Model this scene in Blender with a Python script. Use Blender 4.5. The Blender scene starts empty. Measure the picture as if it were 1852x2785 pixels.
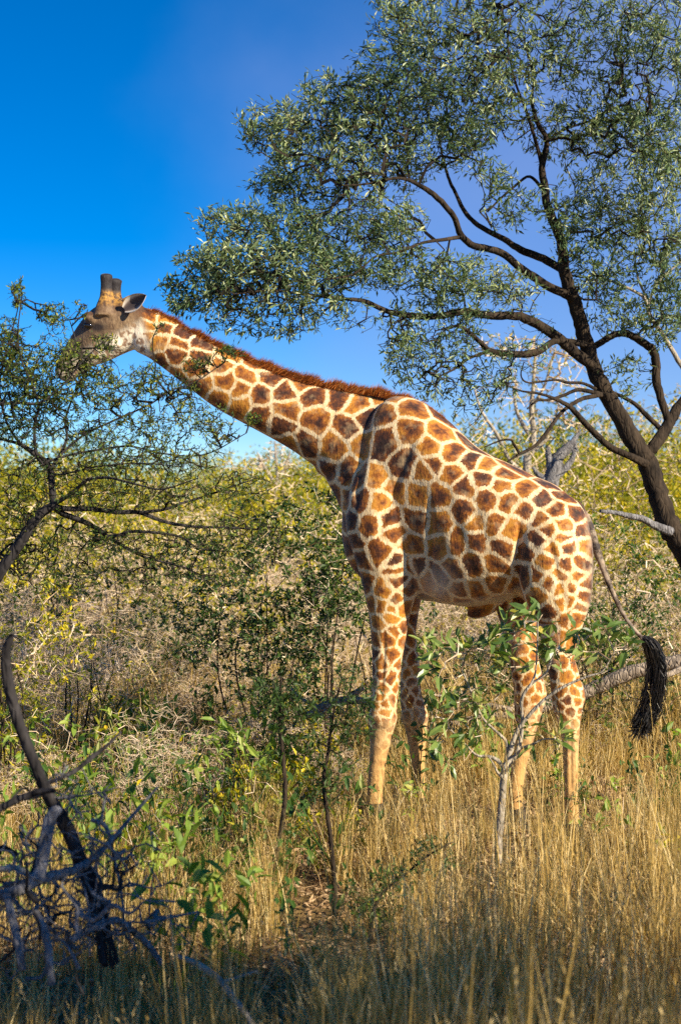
import bpy, bmesh, math, random
import numpy as np
from mathutils import Vector
from mathutils.bvhtree import BVHTree

random.seed(7)
rng = np.random.default_rng(11)
scene = bpy.context.scene
COL = scene.collection

# ------------------------------------------------------------------ camera
CAMZ = 2.2
FPX = 4724.0                      # focal length in photograph pixels (photo 1852 x 2785)
cam = bpy.data.cameras.new('camera')
cam.sensor_fit = 'VERTICAL'; cam.sensor_height = 36.0
cam.lens = 36.0 * FPX / 2785.0
cam.clip_end = 2000.0; cam.clip_start = 0.1
cam.dof.use_dof = True; cam.dof.focus_distance = 12.0; cam.dof.aperture_fstop = 2.8
camo = bpy.data.objects.new('camera', cam)
camo.location = (0, 0, CAMZ); camo.rotation_euler = (math.radians(90), 0, 0)
COL.objects.link(camo); scene.camera = camo

# ------------------------------------------------------------------ light
SUN_EL, SUN_AZ = math.radians(28), math.radians(52)      # azimuth: to the right of straight behind the camera
to_sun = Vector((math.sin(SUN_AZ) * math.cos(SUN_EL), -math.cos(SUN_AZ) * math.cos(SUN_EL), math.sin(SUN_EL)))
sun = bpy.data.lights.new('sun', 'SUN'); sun.energy = 5.0; sun.angle = math.radians(0.5); sun.color = (1.0, 0.89, 0.68)
suno = bpy.data.objects.new('sun', sun); suno.rotation_euler = to_sun.to_track_quat('Z', 'Y').to_euler()
COL.objects.link(suno)

world = bpy.data.worlds.new('World'); scene.world = world; world.use_nodes = True
nt = world.node_tree; nt.nodes.clear()
sky = nt.nodes.new('ShaderNodeTexSky'); sky.sky_type = 'NISHITA'; sky.sun_disc = False
sky.sun_elevation = SUN_EL
sky.sun_rotation = math.atan2(to_sun.x, to_sun.y)
sky.altitude = 1200; sky.air_density = 1.0; sky.dust_density = 0.25; sky.ozone_density = 4.5
tc = nt.nodes.new('ShaderNodeTexCoord'); mp = nt.nodes.new('ShaderNodeMapping'); mp.inputs['Scale'].default_value = (1, 1, 1.6)
vn = nt.nodes.new('ShaderNodeVectorMath'); vn.operation = 'NORMALIZE'
hs = nt.nodes.new('ShaderNodeHueSaturation'); hs.inputs['Saturation'].default_value = 1.4; hs.inputs['Hue'].default_value = 0.506
bg = nt.nodes.new('ShaderNodeBackground'); bg.inputs['Strength'].default_value = 0.090
wo = nt.nodes.new('ShaderNodeOutputWorld')
nt.links.new(tc.outputs['Generated'], mp.inputs['Vector']); nt.links.new(mp.outputs[0], vn.inputs[0])
nt.links.new(vn.outputs[0], sky.inputs['Vector']); nt.links.new(sky.outputs[0], hs.inputs['Color'])
vd = nt.nodes.new('ShaderNodeVectorMath'); vd.operation = 'DOT_PRODUCT'
_a, _e = math.radians(15), math.radians(7)
vd.inputs[1].default_value = (math.sin(_a) * math.cos(_e), math.cos(_a) * math.cos(_e), math.sin(_e))
nt.links.new(tc.outputs['Generated'], vd.inputs[0])
cn = nt.nodes.new('ShaderNodeTexNoise'); cn.inputs['Scale'].default_value = 7; cn.inputs['Detail'].default_value = 6
nt.links.new(tc.outputs['Generated'], cn.inputs['Vector'])
cm = nt.nodes.new('ShaderNodeMath'); cm.operation = 'MULTIPLY_ADD'; cm.inputs[1].default_value = 0.07; nt.links.new(cn.outputs['Fac'], cm.inputs[0]); nt.links.new(vd.outputs['Value'], cm.inputs[2])
mr = nt.nodes.new('ShaderNodeMapRange'); mr.interpolation_type = 'SMOOTHSTEP'
mr.inputs['From Min'].default_value = 0.955; mr.inputs['From Max'].default_value = 1.035; mr.inputs['To Max'].default_value = 0.5
nt.links.new(cm.outputs[0], mr.inputs['Value'])
vm = nt.nodes.new('ShaderNodeMixRGB'); vm.inputs[2].default_value = (2.1, 2.6, 4.6, 1); nt.links.new(mr.outputs[0], vm.inputs[0]); nt.links.new(hs.outputs[0], vm.inputs[1])
nt.links.new(vm.outputs[0], bg.inputs['Color']); nt.links.new(bg.outputs[0], wo.inputs['Surface'])

vs = scene.view_settings; vs.view_transform = 'Standard'; vs.look = 'None'; vs.gamma = 1.0
vs.exposure = 0.95; vs.use_curve_mapping = False
scene.cycles.max_bounces = 5; scene.cycles.transparent_max_bounces = 8
scene.cycles.diffuse_bounces = 3; scene.cycles.transmission_bounces = 3
scene.cycles.use_denoising = False

# ------------------------------------------------------------------ helpers
def at(px, py, Y):
    return np.array([(px - 926.0) / FPX * Y, Y, CAMZ - (py - 1392.5) / FPX * Y])

def smooth(a, b, x):
    t = np.clip((x - a) / (b - a + 1e-9), 0, 1); return t * t * (3 - 2 * t)

def gz(x, y):
    x = np.asarray(x, float); y = np.asarray(y, float)
    return 0.035 * np.sin(x * 0.9 + 1.3) * np.cos(y * 0.55) + 0.02 * np.sin(x * 2.3 + y * 1.7)

class Buf:
    """collects vertices and faces, builds one mesh"""
    def __init__(s): s.v = []; s.f3 = []; s.f4 = []; s.n = 0; s.r = []
    def add(s, v, f, r=None):
        v = np.asarray(v, float).reshape(-1, 3); f = np.asarray(f, int)
        if len(v) == 0: return
        s.v.append(v); (s.f4 if f.shape[1] == 4 else s.f3).append(f + s.n)
        s.r.append(np.zeros(len(v)) if r is None else np.broadcast_to(np.asarray(r, float), (len(v),)))
        s.n += len(v)
    def mesh(s, name, smooth_shade=False):
        v = np.concatenate(s.v); r = np.concatenate(s.r)
        f3 = np.concatenate(s.f3) if s.f3 else np.zeros((0, 3), int)
        f4 = np.concatenate(s.f4) if s.f4 else np.zeros((0, 4), int)
        m = bpy.data.meshes.new(name)
        m.vertices.add(len(v)); m.vertices.foreach_set('co', v.astype(np.float32).ravel())
        nl = f3.size + f4.size; m.loops.add(nl)
        m.loops.foreach_set('vertex_index', np.concatenate([f3.ravel(), f4.ravel()]).astype(np.int32))
        m.polygons.add(len(f3) + len(f4))
        st = np.concatenate([np.arange(len(f3)) * 3, f3.size + np.arange(len(f4)) * 4]).astype(np.int32)
        m.polygons.foreach_set('loop_start', st)
        m.polygons.foreach_set('use_smooth', np.full(len(st), smooth_shade))
        m.update(calc_edges=True)
        a = m.attributes.new('rnd', 'FLOAT', 'POINT'); a.data.foreach_set('value', r.astype(np.float32))
        return m

def link(name, mesh, mat=None, parent=None, **props):
    o = bpy.data.objects.new(name, mesh); COL.objects.link(o)
    if mat is not None and mesh is not None and len(mesh.materials) == 0: mesh.materials.append(mat)
    if parent is not None: o.parent = parent
    for k, v in props.items(): o[k] = v
    return o

def root(name, loc, label, category, group=None):
    o = bpy.data.objects.new(name, None); COL.objects.link(o); o.location = loc
    o.empty_display_size = 0.1
    o['label'] = label; o['category'] = category
    if group: o['group'] = group
    return o

def catmull(pts, rad, sub=4):
    pts = np.asarray(pts, float); rad = np.asarray(rad, float)
    P = np.vstack([2 * pts[0] - pts[1], pts, 2 * pts[-1] - pts[-2]])
    out = []; ro = []
    for i in range(len(pts) - 1):
        p0, p1, p2, p3 = P[i], P[i + 1], P[i + 2], P[i + 3]
        for t in np.linspace(0, 1, sub, endpoint=False):
            out.append(0.5 * ((2 * p1) + (-p0 + p2) * t + (2 * p0 - 5 * p1 + 4 * p2 - p3) * t * t + (-p0 + 3 * p1 - 3 * p2 + p3) * t ** 3))
            ro.append(rad[i] * (1 - t) + rad[i + 1] * t)
    out.append(pts[-1]); ro.append(rad[-1])
    return np.array(out), np.array(ro)

def tube(buf, pts, rad, k=8, rough=0.0, r=0.0):
    pts = np.asarray(pts, float); n = len(pts)
    t = np.gradient(pts, axis=0); t /= np.linalg.norm(t, axis=1)[:, None] + 1e-9
    u = np.zeros_like(t); a = np.array([0.3, 1, 0.2]) if abs(t[0][1]) < 0.8 else np.array([1.0, 0.2, 0])
    for i in range(n):
        a = a - t[i] * np.dot(a, t[i]); a /= np.linalg.norm(a) + 1e-9; u[i] = a
    w = np.cross(t, u)
    ang = np.arange(k) * 2 * math.pi / k
    rr = np.asarray(rad)[:, None] * np.ones((n, k))
    if rough: rr = rr * (1 + rough * rng.normal(size=(n, k)) * 0.6 + rough * np.sin(ang[None] * 3 + np.linspace(0, 6, n)[:, None]))
    v = pts[:, None] + rr[..., None] * (np.cos(ang)[None, :, None] * u[:, None] + np.sin(ang)[None, :, None] * w[:, None])
    v = v.reshape(-1, 3)
    i = np.arange(n - 1)[:, None] * k; j = np.arange(k)[None]; j2 = (j + 1) % k
    f = np.stack([i + j, i + j2, i + k + j2, i + k + j], -1).reshape(-1, 4)
    buf.add(v, f, r)
    # caps
    for e in (0, n - 1):
        c = np.vstack([v[e * k:(e + 1) * k], pts[e]])
        ff = [(a_, (a_ + 1) % k, k) if e else ((a_ + 1) % k, a_, k) for a_ in range(k)]
        buf.add(c, ff, r)

def prisms(buf, P0, P1, r0, r1, k=3, r=0.0):
    """open thin prisms for twigs, all at once"""
    P0 = np.asarray(P0); P1 = np.asarray(P1); n = len(P0)
    if n == 0: return
    d = P1 - P0; d = d / (np.linalg.norm(d, axis=1)[:, None] + 1e-9)
    h = np.where(np.abs(d[:, 2:3]) > 0.9, np.array([[1.0, 0, 0]]), np.array([[0, 0, 1.0]]))
    u = np.cross(d, h); u /= np.linalg.norm(u, axis=1)[:, None] + 1e-9; w = np.cross(d, u)
    ang = np.arange(k) * 2 * math.pi / k
    c = np.cos(ang)[None, :, None] * u[:, None] + np.sin(ang)[None, :, None] * w[:, None]
    A = P0[:, None] + c * np.asarray(r0).reshape(-1, 1, 1); B = P1[:, None] + c * np.asarray(r1).reshape(-1, 1, 1)
    v = np.concatenate([A, B], 1).reshape(-1, 3)
    base = np.arange(n)[:, None] * (2 * k); j = np.arange(k)[None]; j2 = (j + 1) % k
    f = np.stack([base + j, base + j2, base + k + j2, base + k + j], -1).reshape(-1, 4)
    rv = np.repeat(np.broadcast_to(np.asarray(r, float), (n,)), 2 * k)
    buf.add(v, f, rv)

def rand_unit(n, g=rng):
    v = g.normal(size=(n, 3)); return v / np.linalg.norm(v, axis=1)[:, None]

def leaves(buf, C, D, L, W, r, fold=0.25, N=None, wide=0.5, six=False):
    """folded leaf blades: base C, direction D, length L, width W"""
    n = len(C)
    if n == 0: return
    D = D / (np.linalg.norm(D, axis=1)[:, None] + 1e-9)
    if N is None: N = rand_unit(n)
    S = np.cross(D, N); S /= np.linalg.norm(S, axis=1)[:, None] + 1e-9
    U = np.cross(S, D)
    L = np.broadcast_to(L, (n,))[:, None]; W = np.broadcast_to(W, (n,))[:, None]
    if six:
        a = C + D * L * 0.30 + S * W * 0.5 + U * W * fold; b = C + D * L * 0.30 - S * W * 0.5 + U * W * fold
        c = C + D * L * 0.72 + S * W * 0.40 + U * W * fold * 0.6 - U * L * 0.03; d = C + D * L * 0.72 - S * W * 0.40 + U * W * fold * 0.6 - U * L * 0.03
        m = C + D * L * 0.5; t = C + D * L - U * L * 0.10
        v = np.stack([C, a, c, t, d, b, m], 1).reshape(-1, 3)
        q = np.array([[0, 1, 6], [1, 2, 6], [2, 3, 6], [3, 4, 6], [4, 5, 6], [5, 0, 6]])
        f = (np.arange(n)[:, None, None] * 7 + q[None]).reshape(-1, 3)
        buf.add(v, f, np.repeat(np.broadcast_to(r, (n,)), 7))
    else:
        a = C + D * L * wide + S * W * 0.5 + U * W * fold; b = C + D * L * wide - S * W * 0.5 + U * W * fold
        t = C + D * L
        v = np.stack([C, a, t, b], 1).reshape(-1, 3)
        q = np.array([[0, 1, 2], [0, 2, 3]])
        f = (np.arange(n)[:, None, None] * 4 + q[None]).reshape(-1, 3)
        buf.add(v, f, np.repeat(np.broadcast_to(r, (n,)), 4))

def grow(nodes, attractors, step=0.12, jit=0.25, g=rng, sag=0.0, bias=None):
    """connect attractor points to a growing skeleton; returns nodes, parents, number of fixed nodes"""
    base = np.asarray(nodes, float); A = np.asarray(attractors, float)
    cap = len(base) + int(len(A) * 14) + 4000
    N = np.zeros((cap, 3)); par = np.full(cap, -1); n = len(base); N[:n] = base
    d0 = np.min(np.linalg.norm(A[:, None, :] - base[None, ::max(1, len(base) // 400), :], axis=2), axis=1)
    last = n
    for a in A[np.argsort(d0)]:
        df = N[:n] - a; d2 = (df * df).sum(1)
        i = int(np.argmin(d2)); d = math.sqrt(d2[i])
        m = max(1, int(round(d / step)))
        if n + m >= cap: break
        p = N[i].copy(); prev = i; off = g.normal(size=3) * jit * d * 0.5
        for q in range(1, m + 1):
            t = q / m
            x = p * (1 - t) + a * t + off * math.sin(math.pi * t) + g.normal(size=3) * step * 0.10
            x[2] -= sag * math.sin(math.pi * t) * d
            N[n] = x; par[n] = prev; prev = n; n += 1
    return N[:n], par[:n], len(base)

def twig_radii(par, nfix, tip=0.002, power=0.5, cap=0.03):
    n = len(par); cnt = np.zeros(n)
    haschild = np.zeros(n, bool); haschild[par[par >= 0]] = True
    cnt[~haschild] = 1
    for i in range(n - 1, nfix - 1, -1):
        if par[i] >= 0: cnt[par[i]] += cnt[i]
    return np.minimum(cap, tip * np.maximum(cnt, 1) ** power), haschild

# ------------------------------------------------------------------ materials
def newmat(name):
    m = bpy.data.materials.new(name); m.use_nodes = True; t = m.node_tree; t.nodes.clear()
    o = t.nodes.new('ShaderNodeOutputMaterial'); return m, t, o

def ramp(t, fac, stops):
    r = t.nodes.new('ShaderNodeValToRGB'); e = r.color_ramp.elements
    while len(e) > 1: e.remove(e[-1])
    e[0].position = stops[0][0]; e[0].color = (*stops[0][1], 1)
    for p, c in stops[1:]:
        x = e.new(p); x.color = (*c, 1)
    if fac is not None: t.links.new(fac, r.inputs['Fac'])
    return r

def leafmat(name, stops, transl=0.35, rough=0.5, spec=0.35):
    m, t, o = newmat(name)
    a = t.nodes.new('ShaderNodeAttribute'); a.attribute_name = 'rnd'
    r = ramp(t, a.outputs['Fac'], stops)
    p = t.nodes.new('ShaderNodeBsdfPrincipled'); p.inputs['Roughness'].default_value = rough
    p.inputs['Specular IOR Level'].default_value = spec
    tr = t.nodes.new('ShaderNodeBsdfTranslucent'); mx = t.nodes.new('ShaderNodeMixShader'); mx.inputs[0].default_value = transl
    hv = t.nodes.new('ShaderNodeHueSaturation'); hv.inputs['Value'].default_value = 1.3; hv.inputs['Saturation'].default_value = 1.15
    t.links.new(r.outputs[0], p.inputs['Base Color']); t.links.new(r.outputs[0], hv.inputs['Color']); t.links.new(hv.outputs[0], tr.inputs['Color'])
    t.links.new(p.outputs[0], mx.inputs[1]); t.links.new(tr.outputs[0], mx.inputs[2]); t.links.new(mx.outputs[0], o.inputs[0])
    return m

def barkmat(name, c1, c2, scale=18, bump=0.6, rough=0.9):
    m, t, o = newmat(name)
    g = t.nodes.new('ShaderNodeNewGeometry')
    mp = t.nodes.new('ShaderNodeMapping'); mp.inputs['Scale'].default_value = (1, 1, 0.35)
    n = t.nodes.new('ShaderNodeTexNoise'); n.inputs['Scale'].default_value = scale; n.inputs['Detail'].default_value = 5; n.inputs['Roughness'].default_value = 0.65
    v = t.nodes.new('ShaderNodeTexVoronoi'); v.feature = 'DISTANCE_TO_EDGE'; v.inputs['Scale'].default_value = scale * 1.4
    t.links.new(g.outputs['Position'], mp.inputs[0]); t.links.new(mp.outputs[0], n.inputs['Vector']); t.links.new(mp.outputs[0], v.inputs['Vector'])
    r = ramp(t, n.outputs['Fac'], [(0.3, c1), (0.68, c2)])
    mu = t.nodes.new('ShaderNodeMath'); mu.operation = 'MULTIPLY'; t.links.new(n.outputs['Fac'], mu.inputs[0])
    cl = t.nodes.new('ShaderNodeMath'); cl.operation = 'MINIMUM'; cl.inputs[1].default_value = 0.18; t.links.new(v.outputs['Distance'], cl.inputs[0])
    sc = t.nodes.new('ShaderNodeMath'); sc.operation = 'MULTIPLY'; sc.inputs[1].default_value = 5; t.links.new(cl.outputs[0], sc.inputs[0])
    t.links.new(sc.outputs[0], mu.inputs[1])
    b = t.nodes.new('ShaderNodeBump'); b.inputs['Strength'].default_value = bump; b.inputs['Distance'].default_value = 0.02
    t.links.new(mu.outputs[0], b.inputs['Height'])
    p = t.nodes.new('ShaderNodeBsdfPrincipled'); p.inputs['Roughness'].default_value = rough; p.inputs['Specular IOR Level'].default_value = 0.15
    t.links.new(r.outputs[0], p.inputs['Base Color']); t.links.new(b.outputs[0], p.inputs['Normal']); t.links.new(p.outputs[0], o.inputs[0])
    return m

def flatmat(name, c, rough=0.6, spec=0.3):
    m, t, o = newmat(name)
    n = t.nodes.new('ShaderNodeTexNoise'); n.inputs['Scale'].default_value = 30
    r = ramp(t, n.outputs['Fac'], [(0.3, tuple(x * 0.7 for x in c)), (0.7, c)])
    p = t.nodes.new('ShaderNodeBsdfPrincipled'); p.inputs['Roughness'].default_value = rough; p.inputs['Specular IOR Level'].default_value = spec
    t.links.new(r.outputs[0], p.inputs['Base Color']); t.links.new(p.outputs[0], o.inputs[0]); return m

M = {}
M['tree_leaf'] = leafmat('silvery tree leaf', [(0, (0.035, 0.07, 0.025)), (0.35, (0.10, 0.16, 0.06)), (0.7, (0.27, 0.33, 0.14)), (1, (0.50, 0.50, 0.26))], 0.25, 0.42, 0.5)
M['acacia_leaf'] = leafmat('acacia leaf', [(0, (0.02, 0.05, 0.012)), (0.5, (0.07, 0.12, 0.022)), (0.8, (0.26, 0.30, 0.035)), (1, (0.46, 0.40, 0.05))], 0.3)
M['yellow_leaf'] = leafmat('yellow green leaf', [(0, (0.08, 0.12, 0.012)), (0.4, (0.30, 0.30, 0.02)), (0.75, (0.64, 0.52, 0.02)), (1, (0.74, 0.50, 0.03))], 0.4)
M['green_leaf'] = leafmat('green shrub leaf', [(0, (0.03, 0.075, 0.015)), (0.5, (0.07, 0.14, 0.025)), (0.9, (0.16, 0.23, 0.04)), (1, (0.30, 0.30, 0.06))], 0.35)
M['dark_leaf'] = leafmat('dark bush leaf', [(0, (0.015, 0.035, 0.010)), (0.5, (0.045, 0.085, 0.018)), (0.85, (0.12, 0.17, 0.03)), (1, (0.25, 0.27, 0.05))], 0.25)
M['broad_leaf'] = leafmat('broad shrub leaf', [(0, (0.035, 0.075, 0.02)), (0.4, (0.13, 0.21, 0.04)), (0.75, (0.36, 0.42, 0.13)), (1, (0.58, 0.46, 0.10))], 0.35, 0.35, 0.5)
M['lime_leaf'] = leafmat('lime seedling leaf', [(0, (0.12, 0.20, 0.03)), (0.6, (0.26, 0.36, 0.05)), (1, (0.48, 0.46, 0.10))], 0.4)
M['grass'] = leafmat('dry grass', [(0, (0.06, 0.07, 0.015)), (0.28, (0.22, 0.16, 0.05)), (0.62, (0.62, 0.415, 0.125)), (1, (0.92, 0.72, 0.36))], 0.35, 0.55, 0.3)
M['dry_twig'] = leafmat('dry twig', [(0, (0.14, 0.08, 0.04)), (0.4, (0.54, 0.39, 0.25)), (1, (0.84, 0.69, 0.53))], 0.0, 0.8, 0.2)
M['litter'] = leafmat('dry leaf litter', [(0, (0.16, 0.09, 0.04)), (0.5, (0.42, 0.27, 0.14)), (1, (0.62, 0.45, 0.27))], 0.2, 0.8, 0.2)
M['bark'] = barkmat('rough dark bark', (0.006, 0.0045, 0.004), (0.060, 0.042, 0.028))
M['twig_dark'] = barkmat('dark twig bark', (0.010, 0.008, 0.007), (0.045, 0.034, 0.026), 30, 0.3)
M['pale_bark'] = barkmat('pale grey bark', (0.16, 0.13, 0.10), (0.50, 0.43, 0.34), 25, 0.5)
M['dead_wood'] = barkmat('weathered dead wood', (0.05, 0.046, 0.048), (0.30, 0.285, 0.29), 26, 0.9)
M['black_wood'] = barkmat('blackish wood', (0.008, 0.007, 0.008), (0.05, 0.044, 0.044), 16, 0.6)  # near-black wood for the acacia limbs and the darkest dead branches
M['log'] = barkmat('grey fallen log bark', (0.05, 0.037, 0.028), (0.48, 0.38, 0.29), 22, 1.0)
M['hair_mane'] = leafmat('russet mane hair', [(0, (0.12, 0.025, 0.006)), (0.55, (0.42, 0.11, 0.015)), (1, (0.70, 0.34, 0.10))], 0.15, 0.5, 0.3)
M['hair_black'] = leafmat('black tail hair', [(0, (0.006, 0.006, 0.007)), (1, (0.03, 0.024, 0.02))], 0.0, 0.45, 0.4)
M['hoof'] = flatmat('dark hoof horn', (0.06, 0.045, 0.035), 0.45)

# ------------------------------------------------------------------ ground
def build_ground():
    m, t, o = newmat('dry earth and litter')
    n = t.nodes.new('ShaderNodeTexNoise'); n.inputs['Scale'].default_value = 1.2; n.inputs['Detail'].default_value = 8; n.inputs['Roughness'].default_value = 0.7
    n2 = t.nodes.new('ShaderNodeTexNoise'); n2.inputs['Scale'].default_value = 30; n2.inputs['Detail'].default_value = 6
    g = t.nodes.new('ShaderNodeNewGeometry')
    t.links.new(g.outputs['Position'], n.inputs['Vector']); t.links.new(g.outputs['Position'], n2.inputs['Vector'])
    r = ramp(t, n.outputs['Fac'], [(0.3, (0.14, 0.10, 0.03)), (0.5, (0.30, 0.19, 0.08)), (0.72, (0.42, 0.28, 0.14))])
    mx = t.nodes.new('ShaderNodeMixRGB'); mx.blend_type = 'MULTIPLY'; mx.inputs[0].default_value = 0.7
    r2 = ramp(t, n2.outputs['Fac'], [(0.35, (0.4, 0.4, 0.4)), (0.65, (1, 1, 1))])
    t.links.new(r.outputs[0], mx.inputs[1]); t.links.new(r2.outputs[0], mx.inputs[2])
    b = t.nodes.new('ShaderNodeBump'); b.inputs['Distance'].default_value = 0.05; t.links.new(n2.outputs['Fac'], b.inputs['Height'])
    p = t.nodes.new('ShaderNodeBsdfPrincipled'); p.inputs['Roughness'].default_value = 1; p.inputs['Specular IOR Level'].default_value = 0.05
    t.links.new(mx.outputs[0], p.inputs['Base Color']); t.links.new(b.outputs[0], p.inputs['Normal']); t.links.new(p.outputs[0], o.inputs[0])
    xs = np.concatenate([-np.geomspace(900, 12, 18), np.arange(-11, 11.1, 0.5), np.geomspace(12, 900, 18)])
    ys = np.concatenate([-np.geomspace(400, 10, 12), np.arange(-8, 40, 0.5), np.geomspace(41, 1500, 18)])
    X, Y = np.meshgrid(xs, ys); Z = gz(X, Y) * np.where(np.abs(X) < 60, 1, 0)
    v = np.stack([X, Y, Z], -1).reshape(-1, 3); nx = len(xs); ny = len(ys)
    i = np.arange(ny - 1)[:, None] * nx; j = np.arange(nx - 1)[None]
    f = np.stack([i + j, i + j + 1, i + nx + j + 1, i + nx + j], -1).reshape(-1, 4)
    b_ = Buf(); b_.add(v, f); link('ground', b_.mesh('ground', True), m, kind='structure')
build_ground()

# ------------------------------------------------------------------ giraffe
LAT = np.array([0.37, 0.929, 0.0])          # across the giraffe, towards its far side
def yc(px): return 12.35 - (px - 960) * 0.001 if px > 960 else 12.35 + (960 - px) * 0.0005

def ring_loft(buf, secs, k=20, e=1.0):
    """secs: (centre, half axis u, half axis v)"""
    n = len(secs); ang = np.arange(k) * 2 * math.pi / k
    cs = np.sign(np.cos(ang)) * np.abs(np.cos(ang)) ** e; sn = np.sign(np.sin(ang)) * np.abs(np.sin(ang)) ** e
    V = np.array([c + p_ * u + q_ * v for (c, u, v) in secs for p_, q_ in zip(cs, sn)])
    i = np.arange(n - 1)[:, None] * k; j = np.arange(k)[None]; j2 = (j + 1) % k
    buf.add(V, np.stack([i + j, i + j2, i + k + j2, i + k + j], -1).reshape(-1, 4))
    for e_ in (0, n - 1):
        c = np.vstack([V[e_ * k:(e_ + 1) * k], secs[e_][0]])
        buf.add(c, [(a_, (a_ + 1) % k, k) if e_ else ((a_ + 1) % k, a_, k) for a_ in range(k)])

def interp_secs(rows, sub=4):
    rows = np.asarray(rows, float); o, _ = catmull(rows, np.zeros(len(rows)), sub); return o

def trunk_loft(buf, rows, off=0.0, k=24, e=1.0):
    """rows: top x,y, bottom x,y, half width, optional lateral offset"""
    R = interp_secs([list(r) + ([0.0] if len(r) == 5 else []) for r in rows]); secs = []
    for tx, ty, bx, by, w, lo in R:
        Y = yc((tx + bx) / 2); T = at(tx, ty, Y); B = at(bx, by, Y)
        secs.append(((T + B) / 2 + LAT * (off + lo), (T - B) / 2, LAT * w))
    ring_loft(buf, secs, k, e)

def leg_loft(buf, rows, Y, k=16):
    """rows: y, x left, x right, half depth, optional depth shift"""
    R = interp_secs([list(r) + ([0.0] if len(r) == 4 else []) for r in rows]); secs = []
    for y, x0, x1, hd, dy in R:
        A = at(x0, y, Y + dy); B = at(x1, y, Y + dy)
        secs.append(((A + B) / 2, (B - A) / 2, np.array([0, hd, 0])))
    ring_loft(buf, secs, k)

def ellipsoid(buf, c, ax, k=14):
    th = np.linspace(0, math.pi, k)
    ax = np.asarray(ax); n = k
    e = [0.5 * (1 - math.cos(t)) for t in th]
    secs = []
    for t in th:
        s = max(math.sin(t), 0.02); secs.append((np.asarray(c) - ax[2] * math.cos(t), ax[0] * s, ax[1] * s))
    ring_loft(buf, secs, 16)

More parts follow.
